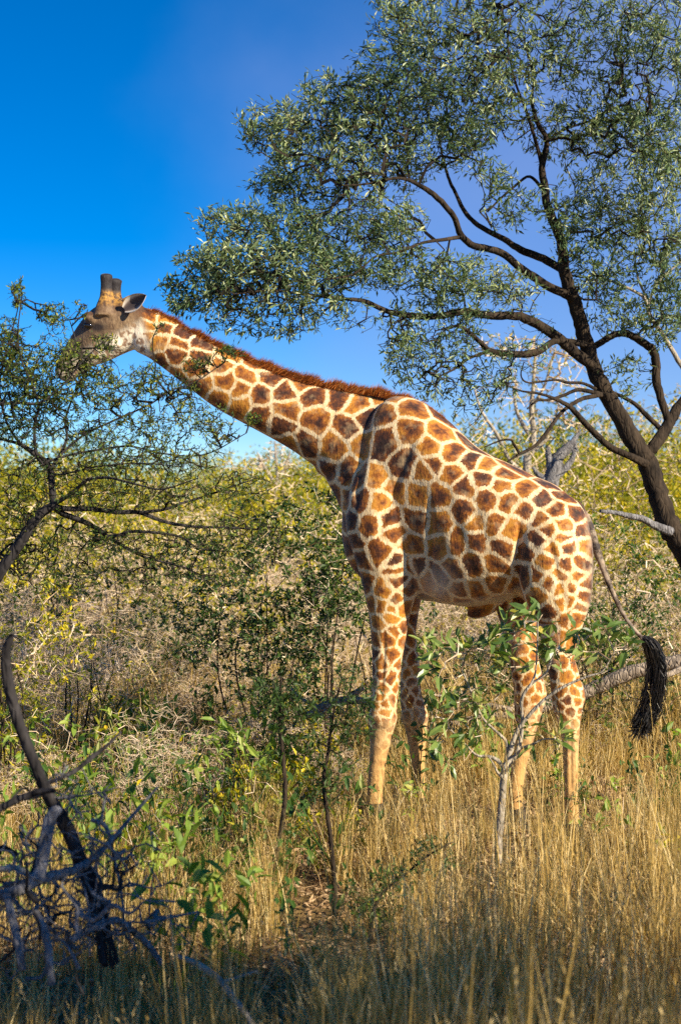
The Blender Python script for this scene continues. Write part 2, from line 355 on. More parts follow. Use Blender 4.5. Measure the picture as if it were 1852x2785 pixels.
YF, YFF, YR, YRF = 12.04, 12.46, 11.57, 12.10
def build_giraffe():
    b = Buf()
    # torso
    trunk_loft(b, [(940, 1385, 938, 1470, .07), (962, 1300, 960, 1535, .19), (1000, 1180, 1000, 1580, .27), (1060, 1085, 1060, 1608, .31),
                   (1130, 1085, 1130, 1628, .335), (1200, 1132, 1200, 1640, .38), (1280, 1208, 1275, 1650, .42), (1360, 1251, 1350, 1640, .43),
                   (1440, 1290, 1425, 1618, .41), (1510, 1322, 1500, 1590, .34), (1560, 1378, 1552, 1560, .27), (1597, 1460, 1590, 1530, .12)], k=32, e=.78)
    # neck
    trunk_loft(b, [(402, 836, 372, 958, .085), (455, 858, 412, 978, .092), (562, 920, 498, 1042, .105), (682, 979, 588, 1110, .125),
                   (800, 1030, 690, 1166, .14), (920, 1058, 790, 1222, .165), (1020, 1075, 868, 1282, .20), (1100, 1095, 922, 1365, .25), (1150, 1130, 958, 1450, .27)])
    # head
    trunk_loft(b, [(398, 838, 388, 945, .075), (352, 812, 356, 955, .098), (305, 815, 325, 968, .11), (257, 838, 290, 985, .112),
                   (228, 868, 250, 998, .09), (200, 908, 225, 1014, .072), (175, 952, 203, 1032, .068), (157, 988, 189, 1040, .06), (150, 1012, 172, 1037, .035)])
    c = at(362, 822, 12.65); ellipsoid(b, c, [np.array([.07, 0, 0]), LAT * .06, np.array([0, 0, .055])])     # poll
    for s in (-1, 1):                                                                                          # brow ridges, cheeks
        ellipsoid(b, at(268, 868, yc(268)) + LAT * .085 * s, [np.array([.065, 0, -.02]), LAT * .045, np.array([0, 0, .045])])
        ellipsoid(b, at(325, 925, yc(325)) + LAT * .055 * s, [np.array([.09, 0, 0]), LAT * .05, np.array([0, 0, .08])])
        # ossicones
        off = LAT * .060 * s + np.array([-0.004, 0, 0]) * s
        o = lambda x, y: at(x, y, yc(300)) + off
        secs = []
        for x, y, w in [(303, 862, 36), (302, 835, 29), (301, 812, 19), (300, 792, 16), (300, 772, 15), (300, 759, 17), (300, 751, 17.5), (300, 746, 10)]:
            h = w / FPX * 12.65; dx = 0 if s < 0 else 8
            secs.append((o(x + 0.7 * dx, y + dx), np.array([h, 0, 0]), LAT * h * 0.9))
        ring_loft(b, secs, 14)
    # shoulders, forelegs
    for s, Y, rows in (
        (-1, YF, [(1180, 1040, 1120, .05, .04), (1260, 985, 1150, .10), (1340, 950, 1168, .15), (1430, 940, 1172, .175), (1510, 962, 1168, .175), (1580, 982, 1148, .16),
                  (1656, 999, 1120, .13), (1702, 1005, 1110, .12), (1753, 1010, 1101, .105), (1803, 1011, 1092, .095), (1854, 1011, 1086, .09), (1918, 1003, 1080, .09),
                  (1960, 1001, 1078, .092), (2007, 1005, 1066, .078), (2058, 1004, 1053, .062), (2109, 1000, 1046, .055), (2160, 998, 1041, .05), (2200, 996, 1042, .055), (2225, 990, 1046, .065)]),
        (1, YFF, [(1300, 1010, 1120, .05, -.03), (1420, 985, 1150, .10), (1520, 1010, 1150, .12), (1600, 1050, 1150, .11), (1660, 1085, 1140, .09), (1727, 1098, 1131, .085), (1778, 1096, 1138, .085),
                  (1829, 1090, 1143, .085), (1880, 1087, 1146, .082), (1931, 1090, 1161, .088), (1960, 1093, 1163, .088), (2007, 1106, 1160, .072), (2058, 1114, 1157, .058), (2109, 1117, 1156, .052),
                  (2150, 1115, 1156, .052), (2190, 1110, 1158, .062)])):
        leg_loft(b, rows, Y)
    # thighs, hind legs
    leg_loft(b, [(1335, 1460, 1530, .06, .16), (1375, 1425, 1580, .13, .08), (1440, 1402, 1604, .175, .02), (1520, 1400, 1614, .195), (1600, 1412, 1610, .185), (1650, 1432, 1602, .165), (1710, 1465, 1582, .125), (1776, 1470, 1562, .098),
                 (1830, 1490, 1574, .082), (1885, 1497, 1586, .082), (1930, 1503, 1583, .078), (1970, 1516, 1577, .066), (2020, 1527, 1574, .055), (2093, 1531, 1572, .05), (2180, 1535, 1572, .05), (2235, 1531, 1576, .056), (2262, 1526, 1582, .066)], YR)
    leg_loft(b, [(1400, 1400, 1540, .08, -.05), (1500, 1360, 1560, .14), (1580, 1345, 1530, .15), (1635, 1343, 1480, .13), (1706, 1362, 1462, .11), (1776, 1382, 1462, .095), (1840, 1390, 1475, .085), (1882, 1396, 1484, .085),
                 (1930, 1397, 1476, .078), (1975, 1400, 1462, .066), (2020, 1399, 1449, .056), (2093, 1388, 1430, .05), (2160, 1380, 1422, .05), (2200, 1374, 1424, .057), (2225, 1368, 1428, .066)], YRF)
    # hip bone, elbow, sheath
    ellipsoid(b, at(1140, 1560, YF + .06), [np.array([.09, 0, 0]), np.array([0, .1, 0]), np.array([-.02, 0, .16])])
    ellipsoid(b, at(1320, 1650, 11.98), [np.array([.13, -.02, .05]), LAT * .06, np.array([0, 0, .07])])
    for kx, ky, Y_, w_ in ((1040, 1955, YF, .104), (1127, 1950, YFF, .102)):          # knees
        ellipsoid(b, at(kx, ky, Y_ - .012), [np.array([w_, 0, 0]), np.array([0, w_ * .98, 0]), np.array([0, 0, .10])])
    for kx, ky, Y_ in ((1570, 1888, YR), (1466, 1882, YRF)):                              # points of the hocks
        ellipsoid(b, at(kx, ky, Y_), [np.array([.052, 0, 0]), np.array([0, .05, 0]), np.array([-.01, 0, .10])])
    for kx, ky, Y_ in ((1018, 2205, YF), (1135, 2180, YFF), (1553, 2242, YR), (1399, 2205, YRF)):   # fetlocks
        ellipsoid(b, at(kx, ky, Y_), [np.array([.066, 0, 0]), np.array([0, .064, 0]), np.array([0, 0, .055])])
    # tail root and shaft
    tp = [(1560, 1372), (1592, 1420), (1612, 1470), (1630, 1520), (1652, 1580), (1678, 1640), (1706, 1690), (1738, 1728), (1762, 1755)]
    pts, rad = catmull([at(x, y, 11.76 - (x - 1560) * .0004) for x, y in tp], [.05, .045, .036, .028, .023, .020, .018, .018, .018], 4)
    tube(b, pts, rad, 10)
    me = b.mesh('giraffe_cage')
    o = bpy.data.objects.new('giraffe_cage', me); COL.objects.link(o)
    md = o.modifiers.new('r', 'REMESH'); md.mode = 'VOXEL'; md.voxel_size = 0.0125
    md = o.modifiers.new('s', 'SMOOTH'); md.factor = 0.5; md.iterations = 5
    md = o.modifiers.new('d', 'SUBSURF'); md.levels = 1; md.render_levels = 1
    dg = bpy.context.evaluated_depsgraph_get()
    m = bpy.data.meshes.new_from_object(o.evaluated_get(dg)); m.name = 'giraffe'
    bpy.data.objects.remove(o); bpy.data.meshes.remove(me)
    n = len(m.vertices); co = np.zeros(n * 3, np.float32); m.vertices.foreach_get('co', co); co = co.reshape(-1, 3).astype(float)
    nr = np.zeros(n * 3, np.float32); m.vertices.foreach_get('normal', nr); nr = nr.reshape(-1, 3).astype(float)
    # skin folds, ribs, muscle relief
    pxv = 926 + co[:, 0] / co[:, 1] * FPX; pyv = 1392.5 - (co[:, 2] - CAMZ) / co[:, 1] * FPX
    def blob(x, y, rx, ry): return np.exp(-(((pxv - x) / rx) ** 2 + ((pyv - y) / ry) ** 2))
    near = (nr @ LAT < 0)
    disp = -0.020 * np.exp(-((pxv - (1168 + (pyv - 1450) * 0.02)) / 9) ** 2) * smooth(1330, 1420, pyv) * smooth(1640, 1560, pyv)
    disp += -0.022 * np.exp(-((pxv - 1405 - (pyv - 1540) * -0.06) / 8) ** 2) * smooth(1400, 1470, pyv) * smooth(1680, 1600, pyv)
    disp += 0.006 * np.sin((pxv + (pyv - 1500) * 0.25) / 7.5) * blob(1185, 1590, 45, 60)
    disp += 0.005 * np.sin((pxv - (pyv - 1400) * 0.35) / 11.0) * blob(1270, 1440, 90, 120)
    disp += 0.012 * blob(1010, 1400, 40, 120) - 0.016 * np.exp(-((pxv - (985 + (pyv - 1250) * -0.12)) / 10) ** 2) * smooth(1200, 1260, pyv) * smooth(1400, 1340, pyv)
    disp += 0.016 * blob(1440, 1350, 45, 16) - 0.010 * blob(1390, 1400, 30, 40)
    disp += 0.010 * np.sin((pyv + pxv * 0.9) / 13.0) * blob(880, 1270, 50, 40)
    disp += 0.010 * blob(1090, 1330, 30, 90) - 0.012 * np.exp(-((pxv - (1085 - (pyv - 1300) * .35)) / 11) ** 2) * smooth(1180, 1240, pyv) * smooth(1480, 1400, pyv)
    disp += 0.012 * blob(1500, 1450, 50, 70) - 0.010 * np.exp(-((pxv - (1500 + (pyv - 1500) * .25)) / 10) ** 2) * smooth(1440, 1500, pyv) * smooth(1680, 1620, pyv)
    disp += 0.006 * np.sin((pyv * .8 - pxv) / 9.0) * blob(930, 1330, 40, 60) + 0.004 * np.sin(pxv / 6.0 + pyv / 23.0) * blob(1370, 1600, 50, 40)
    disp -= 0.008 * np.exp(-((pxv - (1040 - (pyv - 1850) * .05)) / 6) ** 2) * smooth(1700, 1760, pyv) * smooth(1930, 1880, pyv)
    disp -= 0.007 * np.exp(-((pxv - 1552) / 6) ** 2) * smooth(1930, 1980, pyv) * smooth(2180, 2120, pyv)
    co2 = co + nr * (disp * near * 1.1)[:, None]
    m.vertices.foreach_set('co', co2.astype(np.float32).ravel()); m.update()
    # ---- coat cells
    bvh = BVHTree.FromPolygons([tuple(x) for x in co2.tolist()], [tuple(p.vertices) for p in m.polygons])
    A = [(55,125),(35,180),(20,232),(125,190),(105,262),(130,135),(235,215),(222,268),(205,335),(345,268),(330,330),(290,400),(455,375),(330,510),(462,470),(575,455),(545,520),(490,335),
         (690,450),(650,555),(640,385),(540,600),(790,525),(795,625),(860,458),(960,560),(770,720),(955,690),(895,800),(1065,560),(1000,495),(1140,730),(1050,840),(1190,590),(1370,565),(1320,640),
         (1310,820),(1500,610),(1480,750),(1290,1000),(1195,1010),(1120,970),(1440,935),(1550,960),(1200,1120),(1300,1150),(1360,1230),(1510,1090),(1400,1060),(1240,1250),(1120,1240),(1165,1350),(1480,1225),
         (1400,1310),(1310,1390),(1470,1370),(1400,1480),(1485,1490),(1200,1440),(700,660),(640,640),(420,560),(860,660)]
    A = A[:-4] + [(430,565)]
    Bc = [(600,265),(600,350),(650,455),(755,420),(765,510),(660,580),(850,535),(945,575),(830,605),(740,640),(930,645),(600,700),(840,710),(950,730),(725,780),(580,850),(1050,790),(1070,665),
          (790,845),(880,850),(985,880),(1150,715),(1225,770),(1170,880),(1250,850),(1130,835),(1120,945),(1255,920),(1205,990),(1290,975),(685,960),(800,950),(930,970),(590,960),(670,1090),(780,1080),
          (885,1075),(1065,1005),(1055,1120),(1185,1065),(1295,1070),(1120,1135),(1185,1185),(1250,1145),(1125,1220),(1015,1190),(1240,1215),(1300,1200),(1345,1140),(1365,1240),(1290,1290),(1340,1310),
          (1190,1330),(1240,1290),(1280,1370),(1180,1400),(1330,1370),(1375,1170),(1360,1050),(690,1200),(780,1210),(600,1240),(600,1140),(690,1265),(1280,700),(1330,790),(1380,890),(1395,970),(1195,640),
          (1240,600),(530,540),(360,1075),(440,1090),(370,1160),(280,1220),(405,1200),(360,1255),(345,1305),(392,1300),(285,1300),(255,1400),(240,1480),(340,1370),(388,1410),(352,1440),(300,1480),(385,1500),
          (1020,560),(1100,580),(880,1180),(530,1180),(220,1300)]
    seeds = []
    def hit(px, py):
        d = Vector(at(px, py, 12.0)) - Vector((0, 0, CAMZ))
        h = bvh.ray_cast(Vector((0, 0, CAMZ)), d.normalized())
        if h[0] is not None: seeds.append(np.array(h[0]))
    for x, y in A: hit(380 + x / 2, 800 + y / 2)
    for x, y in Bc: hit(900 + x / 2, 1000 + y / 2)
    g = np.random.default_rng(5)
    # fill what the camera does not see, and the legs, with even random seeds
    order = g.permutation(n)[:26000]
    S = np.array(seeds)
    for i in order:
        p = co2[i]; leg = p[2] < 1.46
        if p[0] < -1.43: continue
        rmin = 0.20 if not leg else 0.055 + 0.06 * smooth(0.9, 1.46, p[2])
        if leg and p[2] > 1.3 and False: continue
        if not leg and nr[i] @ LAT < -0.35 and p[2] > 1.62: rmin = 0.145
        if np.min(((S - p) ** 2).sum(1)) > rmin * rmin: S = np.vstack([S, p])
    cellr = g.random(len(S))
    # wobble query points so that the borders are not straight
    q = co2.copy()
    for k_, a_ in ((13.0, .013), (37.0, .006)):
        q += a_ * np.stack([np.sin(co2[:, 2] * k_ + 1.7 + np.cos(co2[:, 0] * k_ * .7)), np.sin(co2[:, 0] * k_ + 0.4), np.sin(co2[:, 0] * k_ * 1.1 + co2[:, 2] * k_ * .6 + 2.2)], 1)
    edge = np.zeros(n); cell = np.zeros(n); cd = np.zeros(n)
    for s in range(0, n, 20000):
        Q = q[s:s + 20000]; D = ((Q[:, None, :] - S[None]) ** 2).sum(2)
        i2 = np.argpartition(D, 3, axis=1)[:, :3]; dd = np.take_along_axis(D, i2, 1); oo = np.argsort(dd, 1)
        i2 = np.take_along_axis(i2, oo, 1); dd = np.take_along_axis(dd, oo, 1)
        e = []
        for c in (1, 2):
            e.append((dd[:, c] - dd[:, 0]) / (2 * np.sqrt(((S[i2[:, 0]] - S[i2[:, c]]) ** 2).sum(1)) + 1e-6))
        a_, b_ = e[0], e[1]; kk = 0.005; h = np.clip(0.5 + 0.5 * (b_ - a_) / kk, 0, 1)
        edge[s:s + 20000] = b_ * (1 - h) + a_ * h - kk * h * (1 - h)
        cell[s:s + 20000] = cellr[i2[:, 0]]; cd[s:s + 20000] = np.sqrt(dd[:, 0])
    z = co2[:, 2]; x = co2[:, 0]
    head = smooth(-1.36, -1.44, x + 0.25 * (z - 3.5))
    width = 0.0145 - 0.006 * smooth(1.75, 1.3, z) - 0.004 * smooth(1.2, 2.4, x) * smooth(1.6, 2.3, z)
    width = width - 0.004 * smooth(-0.2, -1.3, x)
    patch = edge - width
    legfade = smooth(0.40, 1.08, z)
    under = smooth(-0.80, -0.95, nr[:, 2]) * (z < 2.2) * (z > 1.3)
    inner = smooth(0.0, -0.45, nr[:, 2]) * (np.abs(x - 1.1) < .35) * (z > 1.2) * (z < 1.46) * 0.7
    inner = np.maximum(inner, np.exp(-(((pxv - 1190) / 45) ** 2 + ((pyv - 1600) / 55) ** 2)) * 0.9)
    pale = np.maximum(under, inner)
    pale = np.maximum(pale, (nr @ LAT > 0.1) * (np.abs(x - 1.3) < .45) * 0.6 * (z < 1.5))
    horn = smooth(3.785, 3.83, z) * head
    brow = head * smooth(0.0, 0.6, nr[:, 2]) * (1 - horn)
    hornm = head * smooth(3.66, 3.74, z) * (1 - horn)
    muzz = head * smooth(-1.78, -1.98, x)
    jaw = head * smooth(-14, 30, pyv - (968 - (pxv - 190) * .50)) * (1 - muzz * .55)
    eyep = head * np.exp(-(((pxv - 266) / 26) ** 2 + ((pyv - 890) / 15) ** 2))
    tailm = smooth(1.58, 1.70, x) * (z < 2.3)
    for nm, arr in (('patch', patch), ('cell', cell), ('cdist', cd), ('legfade', legfade), ('pale', pale), ('head', head), ('horn', horn), ('hornm', hornm), ('brow', brow), ('muzz', muzz), ('eyep', eyep), ('jaw', jaw), ('tailm', tailm)):
        a = m.attributes.new(nm, 'FLOAT', 'POINT'); a.data.foreach_set('value', np.asarray(arr, np.float32))
    m.polygons.foreach_set('use_smooth', np.full(len(m.polygons), True))
    # ---- coat material
    mat, t, o_ = newmat('giraffe coat'); L = t.links
    def att(nm):
        a = t.nodes.new('ShaderNodeAttribute'); a.attribute_name = nm; return a.outputs['Fac']
    def math_(op, a, b=None, clamp=False):
        k = t.nodes.new('ShaderNodeMath'); k.operation = op; k.use_clamp = clamp
        for i, v in enumerate((a, b)):
            if v is None: continue
            if isinstance(v, (int, float)): k.inputs[i].default_value = v
            else: L.new(v, k.inputs[i])
        return k.outputs[0]
    def mix(f, a, b):
        k = t.nodes.new('ShaderNodeMixRGB')
        if isinstance(f, (int, float)): k.inputs[0].default_value = f
        else: L.new(f, k.inputs[0])
        for i, v in ((1, a), (2, b)):
            if isinstance(v, tuple): k.inputs[i].default_value = (*v, 1)
            else: L.new(v, k.inputs[i])
        return k.outputs[0]
    geo = t.nodes.new('ShaderNodeNewGeometry')
    def noise(s, d=4, r=.6, sc=(1, 1, 1)):
        mp = t.nodes.new('ShaderNodeMapping'); mp.inputs['Scale'].default_value = sc; L.new(geo.outputs['Position'], mp.inputs[0])
        k = t.nodes.new('ShaderNodeTexNoise'); k.inputs['Scale'].default_value = s; k.inputs['Detail'].default_value = d; k.inputs['Roughness'].default_value = r
        L.new(mp.outputs[0], k.inputs['Vector']); return k.outputs['Fac']
    nf = noise(85, 5, .75, (1.3, 1.3, .55)); nm_ = noise(9, 4); nb = noise(28, 5, .7)
    e = math_('ADD', att('patch'), math_('MULTIPLY', math_('SUBTRACT', nf, .5), .058))
    e = math_('ADD', e, math_('MULTIPLY', math_('SUBTRACT', nb, .5), .034))
    dark = math_('MULTIPLY', math_('ADD', e, .003), 170.0, True)
    tone = math_('ADD', math_('MULTIPLY', att('cell'), .45), math_('MULTIPLY', nm_, .9))
    tone = math_('SUBTRACT', tone, math_('MULTIPLY', att('patch'), 6.5))
    tone = math_('ADD', tone, math_('MULTIPLY', math_('SUBTRACT', nb, .5), 1.3))
    rb = ramp(t, tone, [(0.02, (0.026, 0.008, 0.003)), (0.32, (0.085, 0.022, 0.005)), (0.54, (0.27, 0.080, 0.007)), (0.88, (0.54, 0.22, 0.020))])
    rc = ramp(t, noise(22, 5, .7), [(0.3, (0.62, 0.40, 0.18)), (0.62, (0.90, 0.70, 0.42))])
    # lower legs: blotches fade out
    fl = att('legfade')
    bl = math_('MULTIPLY', dark, math_('ADD', math_('MULTIPLY', fl, .85), math_('MULTIPLY', math_('SUBTRACT', noise(11, 4), .38), 2.2)), True)
    body = mix(bl, mix(math_('SUBTRACT', 1.0, fl), rc.outputs[0], (0.62, 0.35, 0.12)), mix(math_('SUBTRACT', 1.0, fl), rb.outputs[0], (0.20, 0.075, 0.015)))
    body = mix(math_('MULTIPLY', att('pale'), .85), body, mix(noise(20, 4), (0.42, 0.36, 0.30), (0.78, 0.68, 0.56)))
    hc = mix(math_('MULTIPLY', math_('SUBTRACT', noise(24, 5, .7), .3), 2.4, True), (0.09, 0.045, 0.022), (0.50, 0.34, 0.18))
    hc = mix(math_('ADD', math_('MULTIPLY', att('brow'), .9), .38, True), hc, (0.085, 0.038, 0.018))
    hc = mix(math_('MULTIPLY', att('muzz'), .75), hc, (0.13, 0.09, 0.06))
    spots = math_('MULTIPLY', math_('SUBTRACT', noise(24, 1), .54), 14, True)
    hc = mix(att('jaw'), hc, mix(math_('MULTIPLY', spots, .8), (0.88, 0.76, 0.58), (0.24, 0.09, 0.03)))
    hc = mix(math_('MULTIPLY', att('eyep'), 1.2, True), hc, (0.02, 0.012, 0.01))
    hc = mix(att('hornm'), hc, mix(math_('MULTIPLY', math_('SUBTRACT', nb, .42), 5, True), (0.035, 0.014, 0.009), (0.46, 0.23, 0.04)))
    hc = mix(att('horn'), hc, (0.012, 0.009, 0.012))
    body = mix(att('head'), body, hc)
    body = mix(math_('MULTIPLY', att('tailm'), .95), body, mix(math_('MULTIPLY', math_('SUBTRACT', noise(16, 3), .42), 5, True), (0.025, 0.018, 0.016), (0.34, 0.26, 0.19)))
    fine = noise(62, 4, .6, (1, 1, .35))
    body = mix(math_('MULTIPLY', fine, .25), body, mix(.5, body, (0.06, 0.03, 0.015)))
    bp = t.nodes.new('ShaderNodeBump'); bp.inputs['Strength'].default_value = .5; bp.inputs['Distance'].default_value = .012
    L.new(math_('ADD', fine, math_('MULTIPLY', noise(14, 4), 1.2)), bp.inputs['Height'])
    p = t.nodes.new('ShaderNodeBsdfPrincipled'); p.inputs['Roughness'].default_value = .62; p.inputs['Specular IOR Level'].default_value = .3
    p.inputs['Sheen Weight'].default_value = .15
    L.new(body, p.inputs['Base Color']); L.new(bp.outputs[0], p.inputs['Normal']); L.new(p.outputs[0], o_.inputs[0])
    m.materials.clear()
    gir = link('giraffe', m, mat)
    gir['label'] = 'brown and cream patched giraffe standing side on, neck stretched left into the acacia'
    gir['category'] = 'giraffe'
    # ---- mane
    line = [(408, 842), (450, 866), (505, 896), (560, 925), (620, 956), (680, 982), (740, 1005), (800, 1027), (860, 1044), (920, 1056), (980, 1066), (1040, 1075), (1100, 1090), (1150, 1113), (1195, 1140), (1235, 1172)]
    P, _ = catmull([at(x_, y_, yc(x_)) for x_, y_ in line], np.zeros(len(line)), 12)
    hb = Buf(); nh = 15000
    t_ = g.random(nh) ** .9 * (len(P) - 1.01); i_ = t_.astype(int); fr = (t_ - i_)[:, None]
    C = P[i_] * (1 - fr) + P[i_ + 1] * fr
    T = P[i_ + 1] - P[i_]; T /= np.linalg.norm(T, axis=1)[:, None]
    up = np.cross(LAT, T); up *= np.sign(up[:, 2:3]); up /= np.linalg.norm(up, axis=1)[:, None]
    C = C + LAT * g.normal(size=(nh, 1)) * .016 - up * .02
    u = t_ / (len(P) - 1)
    hl = (.040 + .022 * np.sin(u * 3.1)) * (.45 + .75 * g.random(nh) ** 1.5 + .18 * np.sin(u * 90) + .12 * np.sin(u * 233)) * smooth(1.03, .85, u) + .012
    Dv = up * 1.0 + T * (0.85 + .35 * g.normal(size=(nh, 1)) + .3 * np.sin(u * 60)[:, None]) + LAT * g.normal(size=(nh, 1)) * .22
    leaves(hb, C, Dv, hl + .02, .0045, np.clip(.35 + .3 * g.normal(size=nh) + .25 * (u - .4), 0, 1), fold=.1, N=rand_unit(nh, g), wide=.35)
    link('mane', hb.mesh('mane'), M['hair_mane'], gir)
    # ---- tail tuft
    tb = Buf(); nh = 1900
    A0 = at(1762, 1752, 11.69)
    path, _ = catmull([at(x_, y_, 11.69) for x_, y_ in [(1748, 1735), (1772, 1762), (1785, 1810), (1780, 1870), (1768, 1920), (1748, 1965), (1735, 1990)]], np.zeros(7), 6)
    for w_ in range(5):
        s0 = g.integers(0, 9, nh // 5); ln = (8 + 24 * g.random(nh // 5) ** 1.7).astype(int); offs = rand_unit(nh // 5, g) * (g.random((nh // 5, 1)) ** .6) * .046; wv = rand_unit(nh // 5, g) * .030; nxt = offs * 0
        for k_ in range(0, 30, 3):
            ii = np.minimum(s0 + k_, len(path) - 1); jj = np.minimum(s0 + k_ + 3, len(path) - 1)
            ok = (k_ < ln) & (jj > ii)
            if not ok.any(): continue
            f0 = np.sin(math.pi * np.clip((ii + 4) / (len(path) + 3), 0, 1))[:, None]; f1 = np.sin(math.pi * np.clip((jj + 4) / (len(path) + 3), 0, 1))[:, None]
            q0 = path[ii] + offs * (f0 * .8 + .2) + wv * (1 + (k_ - 3) / 14) * math.sin((k_ - 3) * .35 + 1); q1 = path[jj] + offs * (f1 * .8 + .2) + wv * (1 + k_ / 14) * math.sin(k_ * .35 + 1)
            prisms(tb, q0[ok], q1[ok], np.full(ok.sum(), .0028), np.full(ok.sum(), .002), 3, g.random(ok.sum()))
    ellipsoid(tb, at(1766, 1762, 11.69), [np.array([.030, 0, .01]), np.array([0, .03, 0]), np.array([-.01, 0, .05])])
    link('tail_tuft', tb.mesh('tail_tuft'), M['hair_black'], gir)
    # ---- ears
    em, t, o_ = newmat('ear skin'); a = t.nodes.new('ShaderNodeAttribute'); a.attribute_name = 'rnd'
    r = ramp(t, a.outputs['Fac'], [(0, (.05, .035, .035)), (.35, (.22, .16, .13)), (.7, (.62, .54, .46)), (1, (.72, .62, .5))])
    p = t.nodes.new('ShaderNodeBsdfPrincipled'); p.inputs['Roughness'].default_value = .7
    t.links.new(r.outputs[0], p.inputs['Base Color']); t.links.new(p.outputs[0], o_.inputs[0])
    for s in (-1, 1):
        base = at(357, 846, 12.64) + LAT * .095 * s; tip = at(428, 810, 12.62) + LAT * (.17 if s < 0 else .22) * s
        if s > 0: base = at(345, 838, 12.64) + LAT * .08; tip = base + np.array([.03, .15, .0])
        ax = tip - base; ln = np.linalg.norm(ax); ax /= ln
        sidev = np.cross(ax, LAT * s); sidev /= np.linalg.norm(sidev); nv = np.cross(sidev, ax); nv *= np.sign(nv @ LAT) * s
        eb = Buf(); nu, nvv = 12, 9; V = []; R = []
        for layer in (0, 1):
            for i in range(nu):
                u = i / (nu - 1); wdt = (.062 * math.sin(math.pi * min(1, u * .93 + .07)) ** .75 + .004) * (1 - .15 * u)
                for j in range(nvv):
                    v = -1 + 2 * j / (nvv - 1)
                    cup = (v * v) * .6 * wdt + (.0 if layer == 0 else -.006) - .018 * math.sin(u * 3.1)
                    V.append(base + ax * ln * u + sidev * v * wdt + nv * cup)
                    R.append((.02 + .9 * smooth(.35, .95, abs(v))) * (1 - .3 * smooth(.8, 1, u)) if layer == 0 else .55)
        V = np.array(V); fs = []
        for layer in (0, 1):
            o0 = layer * nu * nvv
            for i in range(nu - 1):
                for j in range(nvv - 1):
                    a_ = o0 + i * nvv + j; q_ = (a_, a_ + 1, a_ + nvv + 1, a_ + nvv); fs.append(q_ if layer else q_[::-1])
        for i in range(nu - 1):
            for j in (0, nvv - 1):
                a_ = i * nvv + j; fs.append((a_, a_ + nvv, a_ + nvv + nu * nvv, a_ + nu * nvv))
        eb.add(V, fs, np.array(R)); link('ear', eb.mesh('ear', True), em, gir)
    # ---- eyes
    eye = flatmat('dark wet eye', (.012, .008, .006), .08, .8)
    for s in (-1, 1):
        eb = Buf(); c = at(263, 889, yc(263)) + LAT * .112 * s
        ellipsoid(eb, c, [np.array([.032, 0, -.004]), LAT * .024, np.array([0, 0, .026])]); e_ = link('eye', eb.mesh('eye', True), eye, gir)
        lb = Buf(); nl = 40; a_ = np.linspace(-1, 1, nl)
        C = c[None] + np.stack([a_ * .026, np.zeros(nl), .018 * np.cos(a_ * 1.4)], 1) + LAT * .008 * s
        leaves(lb, C, np.stack([a_ * .6 - .3, np.zeros(nl), np.full(nl, -.25)], 1) + LAT * s * .9, .03, .002, .2, N=np.tile([0, 0, 1.], (nl, 1)))
        link('eyelash', lb.mesh('eyelash'), M['hair_black'], e_)
    # ---- nostrils
    for s in (-1, 1):
        nb_ = Buf(); ellipsoid(nb_, at(170, 985, yc(170)) + LAT * .058 * s, [np.array([.006, 0, .018]), LAT * .010, np.array([.02, 0, -.004])])
        link('nostril', nb_.mesh('nostril', True), eye, gir)
    # ---- hooves
    for px0, px1, Y in ((990, 1048, YF), (1108, 1160, YFF), (1524, 1584, YR), (1366, 1430, YRF)):
        X0 = at(px0, 0, Y)[0] - .01; X1 = at(px1, 0, Y)[0] + .01; cx = (X0 + X1) / 2; w = (X1 - X0) / 2
        hb = Buf(); z0 = float(gz(cx, Y)) - .005
        for sd in (-1, 1):          # cloven
            secs = []
            for zz, k_ in ((.0, 1.12), (.04, 1.08), (.09, .95), (.14, .80)):
                secs.append((np.array([cx - .018 * (1 - zz / .14), Y + sd * .036, z0 + zz]), np.array([w * k_, 0, 0]), np.array([0, .036 * k_, 0])))
            ring_loft(hb, secs, 14)
        link('hoof', hb.mesh('hoof', True), M['hoof'], gir)
    return gir
build_giraffe()

# ------------------------------------------------------------------ hand-placed limbs
def limb_pts(rows, Y0, Y1=None, sub=5):
    Y1 = Y0 if Y1 is None else Y1; n = len(rows)
    Ys = np.linspace(Y0, Y1, n)
    P = [at(r[0], r[1], y) for r, y in zip(rows, Ys)]
    R = [r[2] / FPX * y for r, y in zip(rows, Ys)]
    return catmull(P, R, sub)

def limbs_to_parts(parent, limbs, mat, names, k=10, rough=.06):
    nodes = []
    for (rows, Y0, Y1, *mm), nm in zip(limbs, names):
        P, R = limb_pts(rows, Y0, Y1)
        P = P + rng.normal(size=P.shape) * (R * .05)[:, None]
        b = Buf(); tube(b, P, R, k, rough)
        o = link(nm, b.mesh(nm, True), mm[0] if mm else mat, parent)
        if len(mm) > 1: o['label'] = mm[1]
        nodes.append(P)
    return np.concatenate(nodes)

def blob_points(blobs, g=rng):
    """blobs: px, py, rx, ry, Y, depth, count -> points in the blob's real volume"""
    out = []; bid = []
    for bi, (x, y, rx, ry, Y, dp, cnt) in enumerate(blobs):
        u = rand_unit(cnt, g) * (g.random((cnt, 1)) ** .45)
        c = at(x, y, Y); out.append(c + u * np.array([rx / FPX * Y, dp, ry / FPX * Y])); bid += [bi] * cnt
    return np.concatenate(out), np.array(bid)

